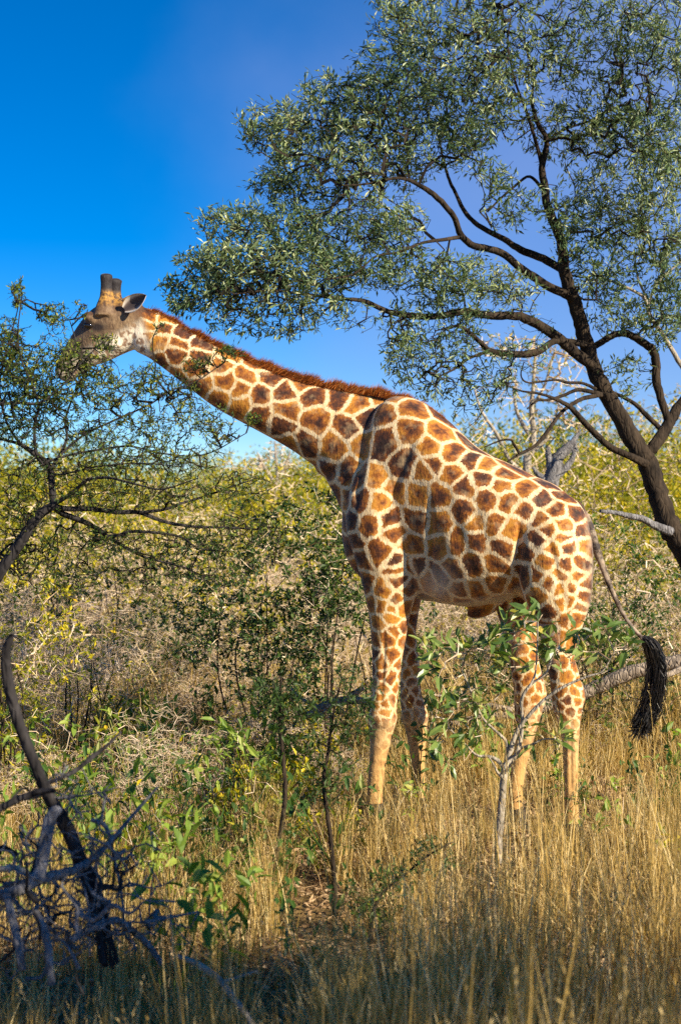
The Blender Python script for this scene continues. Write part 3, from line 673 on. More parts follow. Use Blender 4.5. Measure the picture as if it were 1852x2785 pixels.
def dress(parent, nodes, par, nfix, twigmat, leafm, per, L, W, tip=.0022, cap=.02, sides=3, power=.5, twig_name='twigs', leaf_name='crown',
          six=False, spread=.05, tipdir=.5, droop=0.0, rr=(.0, 1.0), along=3, leafmask=None, g=rng, indiv=0):
    rad, hasc = twig_radii(par, nfix, tip, power, cap)
    idx = np.arange(nfix, len(nodes)); pr = par[idx]
    b = Buf(); r1 = rad[idx]; r0 = np.where(pr < nfix, r1 * 1.15, np.minimum(rad[pr], r1 * 1.5))
    prisms(b, nodes[pr], nodes[idx], r0, r1, sides, g.random(len(idx)))
    link(twig_name, b.mesh(twig_name), twigmat, parent, kind='stuff')
    if per <= 0: return
    # leaf sites: tips and the nodes just before them
    dist = np.full(len(nodes), 99)
    for i in range(len(nodes) - 1, nfix - 1, -1):
        if not hasc[i]: dist[i] = 0
        if par[i] >= 0: dist[par[i]] = min(dist[par[i]], dist[i] + 1)
    sites = idx[dist[idx] < along]
    if leafmask is not None: sites = sites[leafmask(nodes[sites])]
    rep = np.repeat(sites, g.poisson(per, len(sites)))
    n = len(rep); dv = nodes[rep] - nodes[par[rep]]; dv /= np.linalg.norm(dv, axis=1)[:, None] + 1e-9
    t = g.random((n, 1)); C = nodes[par[rep]] * (1 - t) + nodes[rep] * t + rand_unit(n, g) * spread * g.random((n, 1))
    D = dv * tipdir + rand_unit(n, g) * .8 + np.array([0, 0, -droop]); 
    N = rand_unit(n, g) * .8 + np.array([.15, -.15, .9])
    ln = L * (.6 + .7 * g.random(n)); col = rr[0] + (rr[1] - rr[0]) * np.clip(.45 + .22 * g.normal(size=n) + .12 * np.sin(nodes[rep][:, 0] * 3 + nodes[rep][:, 2] * 4), 0, 1)
    if indiv and n > 0:
        lb = Buf(); leaves(lb, np.zeros((1, 3)), np.array([[1., 0, 0]]), 1.0, W / L, .5, N=np.array([[0, 0, 1.]]), six=True)
        # three tints of the same leaf share mesh data
        ms = []
        for q in range(5):
            lb = Buf(); leaves(lb, np.zeros((1, 3)), np.array([[1., 0, 0]]), 1.0, W / L, np.array([.1 + .2 * q]), N=np.array([[0, 0, 1.]]), six=True, fold=.2 + .05 * q)
            mm = lb.mesh('leaf'); mm.materials.append(leafm); ms.append(mm)
        pick = g.permutation(n)[:indiv]
        for i in pick:
            o = bpy.data.objects.new('leaf', ms[min(4, int(col[i] * 5))]); COL.objects.link(o); o.parent = parent
            x = Vector(D[i]).normalized(); zz = (Vector(N[i]) - x * x.dot(Vector(N[i]))).normalized(); yy = zz.cross(x)
            from mathutils import Matrix
            o.rotation_euler = Matrix((x, yy, zz)).transposed().to_euler()
            o.location = Vector(C[i]) ; o.scale = (ln[i],) * 3
        keep = np.ones(n, bool); keep[pick] = False
        C, D, N, ln, col = C[keep], D[keep], N[keep], ln[keep], col[keep]
    if len(C) == 0: return
    lb = Buf(); leaves(lb, C, D, ln, W / L * ln, col, N=N, six=six)
    link(leaf_name, lb.mesh(leaf_name), leafm, parent, kind='stuff')

def world_children(rt):
    """parts were written in world coordinates: shift them under the root"""
    for c in rt.children: c.location = Vector(c.location) - Vector(rt.location)

# ------------------------------------------------------------------ big tree on the right
def big_tree():
    g = np.random.default_rng(21)
    Y = 14.6
    base = at(1985, 2100, Y); base[2] = float(gz(base[0], base[1]))
    rt = root('silverleaf_tree', tuple(base), 'big leaning silvery-leaved tree with dark rough limbs behind the giraffe, right side', 'tree')
    gr = 1392.5 + (CAMZ + .1) / Y * FPX
    L_ = []
    L_.append(([(1990, gr, 48), (1975, 1950, 42), (1945, 1750, 38), (1905, 1590, 36), (1852, 1482, 33), (1815, 1425, 31), (1785, 1341, 28), (1763, 1270, 28), (1745, 1237, 28)], Y, Y))
    L_.append(([(1748, 1245, 28), (1720, 1200, 26), (1678, 1120, 23), (1641, 1058, 22), (1616, 1004, 21), (1599, 954, 21), (1583, 892, 20), (1565, 830, 19), (1537, 746, 17), (1525, 655, 14), (1489, 564, 12), (1480, 504, 11), (1473, 450, 9), (1486, 382, 7), (1459, 330, 6), (1446, 270, 4), (1455, 200, 3)], Y, Y - .3))
    L_.append(([(1604, 990, 16), (1556, 953, 15), (1507, 912, 14), (1446, 874, 13), (1404, 859, 12), (1337, 858, 11), (1264, 847, 10), (1191, 859, 9), (1113, 859, 9), (1046, 844, 7), (991, 819, 6), (936, 813, 5), (840, 802, 4), (740, 790, 3), (640, 800, 2)], Y - .1, Y - 1.4))
    L_.append(([(1568, 830, 12), (1545, 805, 12), (1495, 780, 12), (1422, 734, 11), (1361, 686, 10), (1289, 668, 9.5), (1252, 637, 9), (1234, 589, 8), (1191, 540, 8), (1155, 513, 7), (1113, 491, 5), (1070, 485, 4), (1000, 500, 3), (930, 505, 2)], Y - .1, Y - 1.2))
    L_.append(([(1535, 738, 11), (1477, 704, 11), (1416, 680, 10), (1368, 649, 8), (1301, 613, 7), (1264, 576, 6), (1240, 528, 5), (1222, 491, 4.5), (1204, 430, 3.5), (1190, 360, 2.5)], Y, Y + .6))
    L_.append(([(1252, 645, 6), (1204, 652, 5), (1150, 660, 4), (1082, 686, 3.5), (1021, 698, 3), (961, 746, 2.5), (880, 760, 2)], Y - .7, Y - 1.6))
    L_.append(([(1592, 938, 9), (1545, 928, 8), (1504, 929, 9), (1470, 952, 10), (1433, 962, 10), (1387, 962, 9), (1333, 954, 8), (1304, 929, 6.5), (1271, 900, 5.5), (1242, 887, 4), (1200, 896, 2.5)], Y - .15, Y - .9))
    L_.append(([(1333, 954, 5), (1275, 975, 3.5), (1233, 1005, 3), (1190, 1025, 1.8)], Y - .6, Y - .9))
    L_.append(([(1770, 1222, 17), (1799, 1183, 17), (1820, 1149, 15), (1840, 1112, 14), (1875, 1060, 12), (1915, 950, 10), (1920, 800, 9), (1890, 650, 7), (1860, 520, 5), (1840, 400, 4)], Y, Y + .5))
    L_.append(([(1745, 1243, 17), (1775, 1216, 16)], Y, Y))
    L_.append(([(1818, 1150, 11), (1800, 1095, 11), (1784, 1037, 12), (1784, 991, 12), (1774, 952, 12), (1740, 926, 11), (1707, 909, 10), (1678, 908, 9), (1649, 922, 9), (1618, 942, 9)], Y + .1, Y))
    L_.append(([(1799, 1170, 7), (1761, 1133, 7), (1732, 1104, 6), (1699, 1083, 5), (1665, 1068, 5)], Y + .1, Y + .1))
    L_.append(([(1755, 1262, 12), (1732, 1250, 11), (1699, 1235, 10), (1657, 1214, 9), (1616, 1178, 9), (1583, 1143, 8), (1553, 1110, 7), (1533, 1097, 6), (1499, 1081, 4.5), (1458, 1069, 3.5), (1420, 1064, 2.5), (1380, 1050, 1.5)], Y - .1, Y - .8))
    L_.append(([(1635, 1072, 6), (1574, 1060, 5.5), (1533, 1075, 4.5), (1491, 1087, 3.5), (1458, 1091, 3), (1433, 1112, 2)], Y - .15, Y - .6))
    L_.append(([(1635, 1074, 6.5), (1587, 1083, 6), (1553, 1100, 5.5), (1524, 1124, 5), (1499, 1158, 5), (1474, 1191, 5), (1450, 1216, 4.5), (1416, 1233, 4), (1379, 1256, 2.5)], Y - .15, Y - 1.0))
    L_.append(([(1412, 1234, 4), (1395, 1205, 3.5), (1387, 1196, 3), (1358, 1199, 2.5), (1316, 1216, 1.6)], Y - .95, Y - 1.1))
    L_.append(([(1620, 1058, 5), (1583, 1042, 4), (1541, 1040, 4), (1508, 1033, 3), (1437, 1041, 2.5), (1416, 1020, 2), (1424, 985, 1.5)], Y - .1, Y - .5))
    L_.append(([(1890, 1050, 7, ), (1852, 995, 7), (1805, 916, 6), (1768, 862, 6), (1752, 812, 5), (1720, 790, 4), (1677, 771, 3.5), (1616, 746, 2.5)], Y + .4, Y + .2, M['pale_bark'], 'pale grey bare limb'))
    L_.append(([(1762, 830, 4), (1780, 780, 4), (1823, 734, 3), (1870, 700, 2)], Y + .3, Y + .3, M['pale_bark'], 'pale grey bare limb'))
    L_.append(([(1760, 815, 3.5), (1735, 760, 3), (1725, 700, 2)], Y + .3, Y + .2, M['pale_bark'], 'pale grey bare limb'))
    L_.append(([(1925, 900, 7), (1852, 866, 6), (1811, 862, 5), (1774, 890, 4), (1740, 900, 2)], Y + .4, Y + .1))
    L_.append(([(1825, 1446, 13), (1782, 1430, 11), (1749, 1411, 9.5), (1711, 1403, 8), (1674, 1395, 6), (1632, 1390, 5)], Y - .1, Y - .5, M['dead_wood'], 'grey dead broken side branch'))
    L_.append(([(1480, 520, 5), (1440, 480, 4), (1400, 505, 3.5), (1361, 540, 3), (1325, 576, 2.5)], Y - .1, Y - .2))
    L_.append(([(1473, 450, 6), (1455, 380, 5), (1430, 300, 4), (1400, 220, 3), (1380, 120, 2.5), (1390, 40, 2)], Y - .2, Y - .6))
    L_.append(([(1486, 382, 4), (1540, 350, 3.5), (1600, 330, 3), (1660, 300, 2)], Y - .2, Y + .1))
    names = ['trunk'] + ['branch'] * (len(L_) - 1)
    fixed = limbs_to_parts(rt, L_, M['bark'], names)
    Ym = Y - .5
    blobs = [(1090, 50, 100, 110, Ym, .7, 100), (1230, 110, 150, 130, Ym, 1.0, 160), (1420, 100, 180, 150, Ym, 1.0, 170), (1640, 90, 160, 150, Ym + .3, 1.0, 110), (1790, 130, 120, 200, Ym, 1.0, 130),
             (1040, 215, 100, 90, Ym, .7, 90), (1170, 270, 150, 100, Ym, .9, 160), (900, 290, 120, 80, Ym, .7, 95), (760, 340, 110, 70, Ym - .1, .6, 85), (800, 420, 120, 80, Ym - .1, .7, 85), (1000, 370, 140, 90, Ym, .9, 140),
             (1330, 280, 140, 110, Ym, .9, 130), (930, 480, 150, 70, Ym - .2, .8, 110), (760, 510, 90, 50, Ym - .2, .5, 45), (1100, 440, 110, 60, Ym, .8, 60), (1260, 400, 100, 60, Ym, .7, 50),
             (640, 610, 110, 50, Ym - .4, .6, 70), (760, 640, 130, 75, Ym - .4, .7, 110), (920, 620, 140, 80, Ym - .4, .8, 110), (1060, 610, 110, 70, Ym - .4, .8, 75), (580, 720, 90, 60, Ym - .6, .5, 80),
             (700, 740, 120, 75, Ym - .6, .6, 120), (850, 740, 130, 80, Ym - .6, .7, 110), (990, 740, 110, 60, Ym - .5, .7, 60), (600, 800, 100, 50, Ym - .7, .4, 60), (730, 830, 120, 60, Ym - .7, .5, 70),
             (860, 850, 90, 60, Ym - .7, .4, 35), (1150, 740, 120, 60, Ym - .3, .7, 60), (1280, 760, 110, 60, Ym - .2, .6, 50), (1190, 800, 120, 40, Ym - .3, .6, 35), (1380, 800, 100, 60, Ym, .6, 40),
             (1120, 930, 90, 60, Ym - .4, .4, 40), (1220, 960, 110, 70, Ym - .3, .5, 50), (1190, 1050, 80, 60, Ym - .3, .4, 32), (1290, 1060, 70, 60, Ym - .3, .4, 32), (1350, 1060, 60, 50, Ym - .3, .4, 16), (1090, 880, 60, 40, Ym - .4, .3, 20),
             (1560, 330, 130, 130, Ym + .5, .8, 80), (1680, 350, 120, 130, Ym + .4, .9, 110), (1790, 420, 100, 160, Ym + .2, .9, 140), (1620, 560, 90, 100, Ym + .4, .7, 60), (1730, 600, 110, 110, Ym + .3, .8, 90),
             (1810, 700, 80, 120, Ym + .3, .7, 70), (1640, 760, 90, 90, Ym + .3, .6, 50), (1700, 860, 90, 60, Ym + .3, .6, 35), (1560, 640, 60, 90, Ym + .2, .5, 25), (1800, 860, 80, 80, Ym + .3, .5, 40), (1400, 560, 90, 70, Ym, .6, 26),
             (470, 775, 40, 20, Ym - .7, .2, 14), (500, 830, 50, 30, Ym - .7, .25, 22), (660, 880, 110, 35, Ym - .7, .4, 40), (780, 900, 60, 30, Ym - .7, .3, 16), (950, 860, 80, 40, Ym - .6, .4, 26), (1080, 960, 40, 40, Ym - .4, .3, 16), (1100, 1020, 60, 40, Ym - .3, .3, 18), (1250, 880, 90, 50, Ym - .3, .4, 30), (1400, 960, 90, 60, Ym - .3, .4, 20), (1180, 980, 90, 50, Ym - .3, .3, 14), (1330, 1000, 70, 50, Ym - .3, .3, 12), (1280, 1120, 60, 50, Ym - .3, .3, 8), (1340, 480, 70, 60, Ym, .5, 22), (1700, 1020, 80, 60, Ym + .5, .4, 14), (1460, 880, 60, 40, Ym, .4, 8), (1520, 560, 50, 80, Ym, .4, 14)]
    blobs = [q[:2] + (q[2] * 1.06, q[3] * 1.08) + q[4:6] + (int(q[6] * (3.2 if q[1] > 860 and q[0] < 1480 else 2.6 if q[0] > 1500 else 1.9)),) for q in blobs]
    A, bid = blob_points(blobs, g)
    nodes, par, nf = grow(fixed, A, .10, .35, g, sag=-.05)
    dress(rt, nodes, par, nf, M['twig_dark'], M['tree_leaf'], 9.5, .060, .0155, tip=.0022, cap=.016, spread=.07, tipdir=.9, along=4, g=g, rr=(0, 1), six=False, leafmask=lambda P: g.random(len(P)) < np.where(np.sin(P[:, 0] * 4.1 + 1) * np.sin(P[:, 2] * 5.3) * np.sin(P[:, 1] * 3.7) > .28, .35, 1.0) * np.where(((1392.5 - (P[:, 2] - CAMZ) / P[:, 1] * FPX) > 855) & (P[:, 0] / P[:, 1] * FPX < 560), .30, 1.0))
    world_children(rt)
big_tree()

# ------------------------------------------------------------------ acacia in front of the head
def acacia():
    g = np.random.default_rng(33); Y = 10.2
    base = at(-170, 2300, Y); base[2] = float(gz(base[0], base[1]))
    gy = 1392.5 + (CAMZ + .1) / Y * FPX
    rt = root('acacia_tree', tuple(base), 'feathery thorn acacia with thin black branches reaching in from left edge over the giraffe head', 'tree')
    L_ = [([(-170, gy, 30), (-140, 2000, 26), (-90, 1750, 24), (-30, 1600, 20), (0, 1560, 16), (58, 1473, 15), (98, 1411, 14), (129, 1384, 13), (147, 1375, 11)], Y, Y),
          ([(147, 1378, 10), (143, 1330, 9.5), (138, 1277, 9), (107, 1245, 8), (67, 1214, 6), (30, 1200, 4), (-20, 1190, 3)], Y, Y + .2),
          ([(145, 1378, 8.5), (187, 1384, 8), (250, 1384, 7), (312, 1392, 7), (379, 1394, 6), (424, 1411, 5), (469, 1424, 5), (536, 1433, 4), (625, 1435, 3), (700, 1440, 2)], Y, Y + .5),
          ([(379, 1394, 5), (446, 1386, 4), (491, 1370, 3.5), (558, 1350, 3), (625, 1326, 2.3), (700, 1300, 1.6)], Y + .2, Y + .6),
          ([(147, 1380, 8), (179, 1400, 8), (232, 1420, 7.5), (263, 1437, 6.5), (295, 1460, 6), (339, 1487, 4.5), (402, 1518, 3.5), (491, 1540, 2.5), (560, 1570, 1.6)], Y, Y + .7),
          ([(295, 1460, 5), (325, 1455, 5), (357, 1446, 4.5), (424, 1449, 4), (491, 1460, 3), (540, 1490, 2.5), (610, 1500, 1.6)], Y + .3, Y + .3),
          ([(150, 1370, 6), (192, 1344, 5.5), (214, 1326, 5), (241, 1304, 5), (286, 1299, 4), (321, 1304, 3.5), (390, 1322, 2.8), (446, 1330, 2.2), (540, 1300, 1.5)], Y, Y - .4),
          ([(138, 1277, 5.5), (120, 1250, 5), (98, 1225, 5), (96, 1152, 4), (107, 1107, 3.5), (90, 1050, 3), (60, 980, 2.5), (50, 900, 2), (62, 800, 1.4)], Y, Y - .3),
          ([(138, 1277, 5), (165, 1235, 4), (183, 1190, 3.6), (179, 1143, 3), (200, 1080, 2.6), (230, 1020, 2.2), (215, 950, 1.8), (190, 870, 1.3)], Y, Y + .4),
          ([(156, 1245, 3.5), (223, 1187, 3.2), (312, 1143, 2.8), (402, 1103, 2.5), (469, 1062, 2), (536, 1036, 1.6), (590, 1000, 1.2)], Y, Y + .3),
          ([(120, 1258, 4), (200, 1235, 3.2), (280, 1222, 3), (357, 1214, 2.6), (446, 1234, 2.3), (558, 1236, 1.8), (670, 1178, 1.2)], Y, Y + .3),
          ([(-30, 1100, 5), (0, 1098, 4.5), (60, 1096, 4), (112, 1094, 3.2), (179, 1040, 2.4), (223, 985, 2), (280, 930, 1.4)], Y - .3, Y - .1),
          ([(60, 1212, 4), (20, 1150, 3.5), (0, 1050, 3), (20, 950, 2.5), (45, 860, 1.8), (58, 790, 1.2)], Y + .1, Y - .1),
          ([(100, 1240, 3.5), (150, 1290, 2.5), (260, 1270, 2.2), (380, 1260, 1.8), (500, 1270, 1.3)], Y + .1, Y - .3)]
    fixed = limbs_to_parts(rt, L_, M['black_wood'], ['trunk'] + ['branch'] * (len(L_) - 1), 8)
    blobs = [(50, 800, 18, 55, Y - .2, .15, 16), (20, 930, 60, 70, Y - .1, .3, 45), (150, 860, 45, 40, Y, .25, 22), (225, 840, 22, 25, Y + .2, .15, 3), (80, 1010, 90, 70, Y - .1, .4, 70), (170, 960, 80, 60, Y, .35, 42), (240, 1010, 90, 45, Y, .35, 42), (60, 1080, 100, 100, Y, .4, 50), (20, 980, 60, 90, Y, .3, 40),
             (285, 940, 45, 40, Y + .2, .3, 14), (150, 1080, 130, 60, Y, .4, 70), (60, 1150, 100, 80, Y, .4, 60), (320, 1070, 110, 50, Y + .1, .4, 48), (400, 1030, 60, 50, Y + .2, .3, 24), (480, 1070, 80, 60, Y + .2, .3, 36), (250, 1170, 140, 60, Y + .1, .4, 50), (420, 1160, 120, 60, Y + .2, .4, 50),
             (560, 1140, 80, 50, Y + .3, .3, 30), (590, 1180, 60, 40, Y + .3, .3, 16), (540, 990, 50, 35, Y + .3, .25, 16), (620, 960, 45, 25, Y + .3, .2, 12), (690, 1135, 30, 20, Y + .3, .15, 6), (480, 1250, 140, 50, Y + .1, .4, 45),
             (300, 1260, 140, 60, Y, .4, 45), (130, 1290, 140, 60, Y + .1, .4, 50), (60, 1390, 90, 80, Y + .2, .4, 60), (60, 1500, 90, 70, Y + .3, .4, 45), (260, 1350, 160, 50, Y, .4, 45), (480, 1340, 160, 60, Y + .2, .4, 50), (650, 1330, 100, 60, Y + .4, .3, 28),
             (250, 1470, 150, 60, Y + .2, .4, 34), (450, 1480, 160, 50, Y + .4, .4, 36), (620, 1440, 130, 50, Y + .5, .4, 28), (740, 1440, 60, 40, Y + .6, .3, 10), (420, 1560, 180, 60, Y + .6, .4, 26), (150, 1570, 120, 60, Y + .4, .4, 26), (600, 1540, 120, 50, Y + .6, .4, 14),
             (430, 890, 20, 15, Y + .4, .1, 3)]
    blobs = [q[:6] + (int(q[6] * (5.0 if q[0] < 330 and q[1] < 1110 else 4.6)),) for q in blobs]
    A, _ = blob_points(blobs, g)
    nodes, par, nf = grow(fixed, A, .07, .16, g, sag=-.06)
    dress(rt, nodes, par, nf, M['twig_dark'], M['acacia_leaf'], 4.3, .026, .0078, tip=.0020, cap=.009, power=.42, spread=.020, tipdir=.6, along=4, g=g)
    world_children(rt)
acacia()

# ------------------------------------------------------------------ shrubs: one builder
def shrub_local(g, w, h, nstem, nattr, z0=.25, step=.09, wood_r=.012, flat=1.0):
    """stems from the base and attractors in a bush-shaped volume; local coordinates"""
    fixed = [np.array([0, 0, 0.0])]
    segs = []
    for s in range(nstem):
        a = g.random() * 6.28; lean = .15 + .5 * g.random()
        tip = np.array([math.cos(a) * w * lean, math.sin(a) * w * lean, h * (.45 + .35 * g.random())])
        bx = np.array([math.cos(a) * .06 * w, math.sin(a) * .06 * w, 0])
        mid = (bx + tip) / 2 + g.normal(size=3) * .07 * h
        P, R = catmull([bx, mid, tip], [wood_r, wood_r * .7, wood_r * .35], 7); segs.append((P, R)); fixed += list(P)
    u = rand_unit(nattr, g) * (g.random((nattr, 1)) ** .4)
    A = u * np.array([w, w, (h - z0) / 2]) + np.array([0, 0, z0 + (h - z0) / 2])
    lump = np.sin(A[:, 0] * 5 / w + g.random() * 6) * np.sin(A[:, 2] * 4.3 / h * 2 + g.random() * 6)
    A = A[lump > -.55 + .3 * g.random(len(A))]
    nodes, par, nf = grow(np.array(fixed), A, step, .3, g)
    return segs, nodes, par, nf

def make_shrub(name, loc, label, cat, w, h, nattr, leafm, per, L, W, twig=None, nstem=5, seed=1, wood=None, group=None, tip=.0014, wood_r=.010, z0=.25, six=False, indiv=0, along=3, step=.09, link_it=True):
    g = np.random.default_rng(seed)
    rt = root(name, loc, label, cat, group)
    segs, nodes, par, nf = shrub_local(g, w, h, nstem, nattr, z0, step, wood_r)
    for P, R in segs:
        b = Buf(); tube(b, P, R, 7, .08); link('stem', b.mesh('stem', True), wood or M['bark'], rt)
    dress(rt, nodes, par, nf, twig or M['dry_twig'], leafm, per, L, W, tip=tip, cap=wood_r * .7, spread=.03, along=along, g=g, six=six, indiv=indiv, leaf_name='foliage')
    return rt

def copy_tree(src, loc, rz, sc, label, group=None):
    r = src.copy(); COL.objects.link(r); r.location = loc; r.rotation_euler = (0, 0, rz); r.scale = (sc, sc, sc); r['label'] = label
    if group: r['group'] = group
    for c in src.children:
        d = c.copy(); COL.objects.link(d); d.parent = r
    return r

def gpos(px, Y, dz=-.02):
    x = (px - 926) / FPX * Y; return (x, Y, float(gz(x, Y)) + dz)

# broadleaf shrubs by the hind legs, individually placed limbs
def broad_shrub():
    g = np.random.default_rng(8); Y = 10.5
    base = at(1355, 2300, Y); base[2] = float(gz(base[0], Y))
    gy = 1392.5 + (CAMZ + .03) / Y * FPX
    rt = root('broadleaf_shrub', tuple(base), 'small broad-leaved shrub with pale forked stem standing in front of the giraffe hind legs', 'shrub')
    L_ = [([(1352, gy, 12), (1356, 2287, 11), (1363, 2199, 10), (1369, 2128, 10), (1374, 2089, 11), (1385, 2066, 10)], Y, Y),
          ([(1385, 2070, 9), (1406, 2047, 7), (1420, 1973, 5), (1418, 1906, 4.5), (1441, 1864, 4), (1483, 1832, 3), (1500, 1790, 2), (1520, 1750, 1.4)], Y, Y - .1),
          ([(1380, 2065, 8), (1400, 2000, 6), (1423, 1963, 5), (1455, 1927, 5), (1494, 1892, 4.5), (1546, 1861, 4), (1599, 1839, 3), (1638, 1825, 2), (1670, 1770, 1.4)], Y, Y - .2),
          ([(1374, 2095, 7), (1355, 2070, 6), (1328, 2057, 5), (1296, 2054, 3.5), (1260, 2020, 2.5), (1220, 1980, 2)], Y, Y + .1),
          ([(1376, 2080, 7), (1377, 2022, 5), (1350, 1990, 4), (1310, 1950, 3), (1280, 1880, 2.4), (1255, 1820, 1.8)], Y, Y),
          ([(1372, 2120, 6), (1352, 2100, 4), (1345, 2085, 3), (1330, 2060, 2)], Y, Y - .1),
          ([(1440, 1866, 3), (1455, 1830, 2.5), (1460, 1760, 2), (1462, 1690, 1.5)], Y - .1, Y - .1),
          ([(1410, 2035, 5), (1440, 2028, 4), (1480, 2010, 2.5), (1530, 2015, 1.6)], Y, Y - .1)]
    fixed = limbs_to_parts(rt, L_, M['pale_bark'], ['stem'] + ['branch'] * (len(L_) - 1), 8)
    blobs = [(1430, 1700, 80, 55, Y, .2, 20), (1390, 1770, 70, 50, Y, .2, 13), (1500, 1760, 70, 50, Y, .2, 15), (1580, 1745, 80, 50, Y - .1, .2, 20), (1660, 1740, 60, 55, Y - .1, .2, 20), (1330, 1740, 50, 45, Y, .2, 13),
             (1250, 1760, 70, 50, Y, .2, 14), (1200, 1830, 50, 60, Y, .2, 12), (1230, 1900, 70, 60, Y, .2, 18), (1300, 1890, 60, 70, Y, .2, 15), (1270, 1980, 60, 50, Y, .2, 12), (1330, 1960, 50, 40, Y, .2, 8), (1500, 2010, 50, 50, Y - .1, .2, 9), (1430, 2000, 40, 30, Y, .15, 5), (1380, 1850, 60, 40, Y, .2, 5), (1170, 1760, 30, 30, Y, .1, 4), (1180, 1990, 40, 50, Y, .2, 6), (1230, 2060, 50, 40, Y, .2, 6)]
    blobs = [q[:2] + (q[2] * 1.15, q[3] * 1.1) + q[4:6] + (int(q[6] * 1.5),) for q in blobs]
    A, _ = blob_points(blobs, g)
    nodes, par, nf = grow(fixed, A, .09, .3, g)
    dress(rt, nodes, par, nf, M['dry_twig'], M['broad_leaf'], 2.3, .098, .034, tip=.002, cap=.006, spread=.015, tipdir=1.2, along=2, g=g, six=True, indiv=300, leaf_name='foliage')
    world_children(rt)
broad_shrub()

# ------------------------------------------------------------------ saplings in the grass
def sapling(rows, Y, blobs, label, seed, per=4):
    g = np.random.default_rng(seed)
    base = at(rows[0][0], 0, Y); base[2] = float(gz(base[0], Y))
    rt = root('sapling', tuple(base), label, 'sapling')
    rows = [(rows[0][0], 1392.5 + (CAMZ + .03) / Y * FPX, rows[0][2])] + rows[1:]
    fixed = limbs_to_parts(rt, [(rows, Y, Y)], M['bark'], ['stem'], 8)
    blobs = [q[:2] + (q[2] * 1.5, q[3] * 1.5) + (q[4], q[5] * 1.3) + (int(q[6] * 1.7),) for q in blobs]
    A, _ = blob_points(blobs, g); nodes, par, nf = grow(fixed, A, .05, .2, g)
    dress(rt, nodes, par, nf, M['twig_dark'], M['acacia_leaf'], per * 1.6, .045, .0105, tip=.0016, cap=.004, spread=.025, along=4, g=g, rr=(0, .7), leaf_name='foliage')
    world_children(rt)
sapling([(716, 0, 9), (735, 2400, 8), (758, 2290, 7), (775, 2180, 6.5), (772, 2080, 6), (762, 1960, 5), (765, 1840, 3)], 9.3,
        [(765, 1900, 75, 40, 9.3, .18, 34), (780, 1960, 60, 40, 9.3, .15, 20), (740, 1880, 50, 30, 9.3, .15, 16), (830, 1930, 40, 30, 9.3, .12, 10), (730, 2080, 30, 30, 9.3, .1, 5)],
        'thin dark sapling with feathery top left of the giraffe forelegs, nearer the dry thicket', 41)
sapling([(912, 0, 8), (905, 2350, 7), (893, 2230, 6), (880, 2130, 5.5), (892, 2050, 5), (905, 1950, 3.5), (925, 1860, 2)], 9.4,
        [(900, 2060, 60, 60, 9.4, .15, 26), (950, 1960, 50, 60, 9.4, .15, 26), (1000, 1920, 40, 40, 9.4, .12, 14), (880, 2160, 60, 40, 9.4, .12, 16), (960, 1830, 30, 40, 9.4, .12, 8)],
        'thin sapling with feathery leaves brushing the giraffe near foreleg', 42)
sapling([(1000, 0, 5), (1010, 2500, 4.5), (1040, 2430, 4), (1100, 2380, 3.2), (1160, 2330, 2.5), (1230, 2290, 1.6)], 8.6,
        [(1030, 2470, 60, 60, 8.6, .12, 24), (1180, 2330, 60, 40, 8.6, .12, 16), (1090, 2380, 60, 50, 8.6, .12, 12)],
        'low leaning dark sapling in the grass in front of the forelegs', 43)

# ------------------------------------------------------------------ dead wood
def deadwood(name, label, cat, limbs, mat, blobs=None, seed=1, tip=.003, step=.1, twm=None, first='trunk', cap=.012):
    g = np.random.default_rng(seed)
    P0 = at(limbs[0][0][0][0], limbs[0][0][0][1], limbs[0][1]); P0[2] = float(gz(P0[0], P0[1]))
    rt = root(name, tuple(P0), label, cat)
    fixed = limbs_to_parts(rt, limbs, mat, [first] + ['branch'] * (len(limbs) - 1), 10, .05)
    if blobs:
        A, _ = blob_points(blobs, g); nodes, par, nf = grow(fixed, A, step, .6, g)
        dress(rt, nodes, par, nf, twm or mat, None, 0, 1, 1, tip=tip, cap=cap, sides=5)
    world_children(rt)

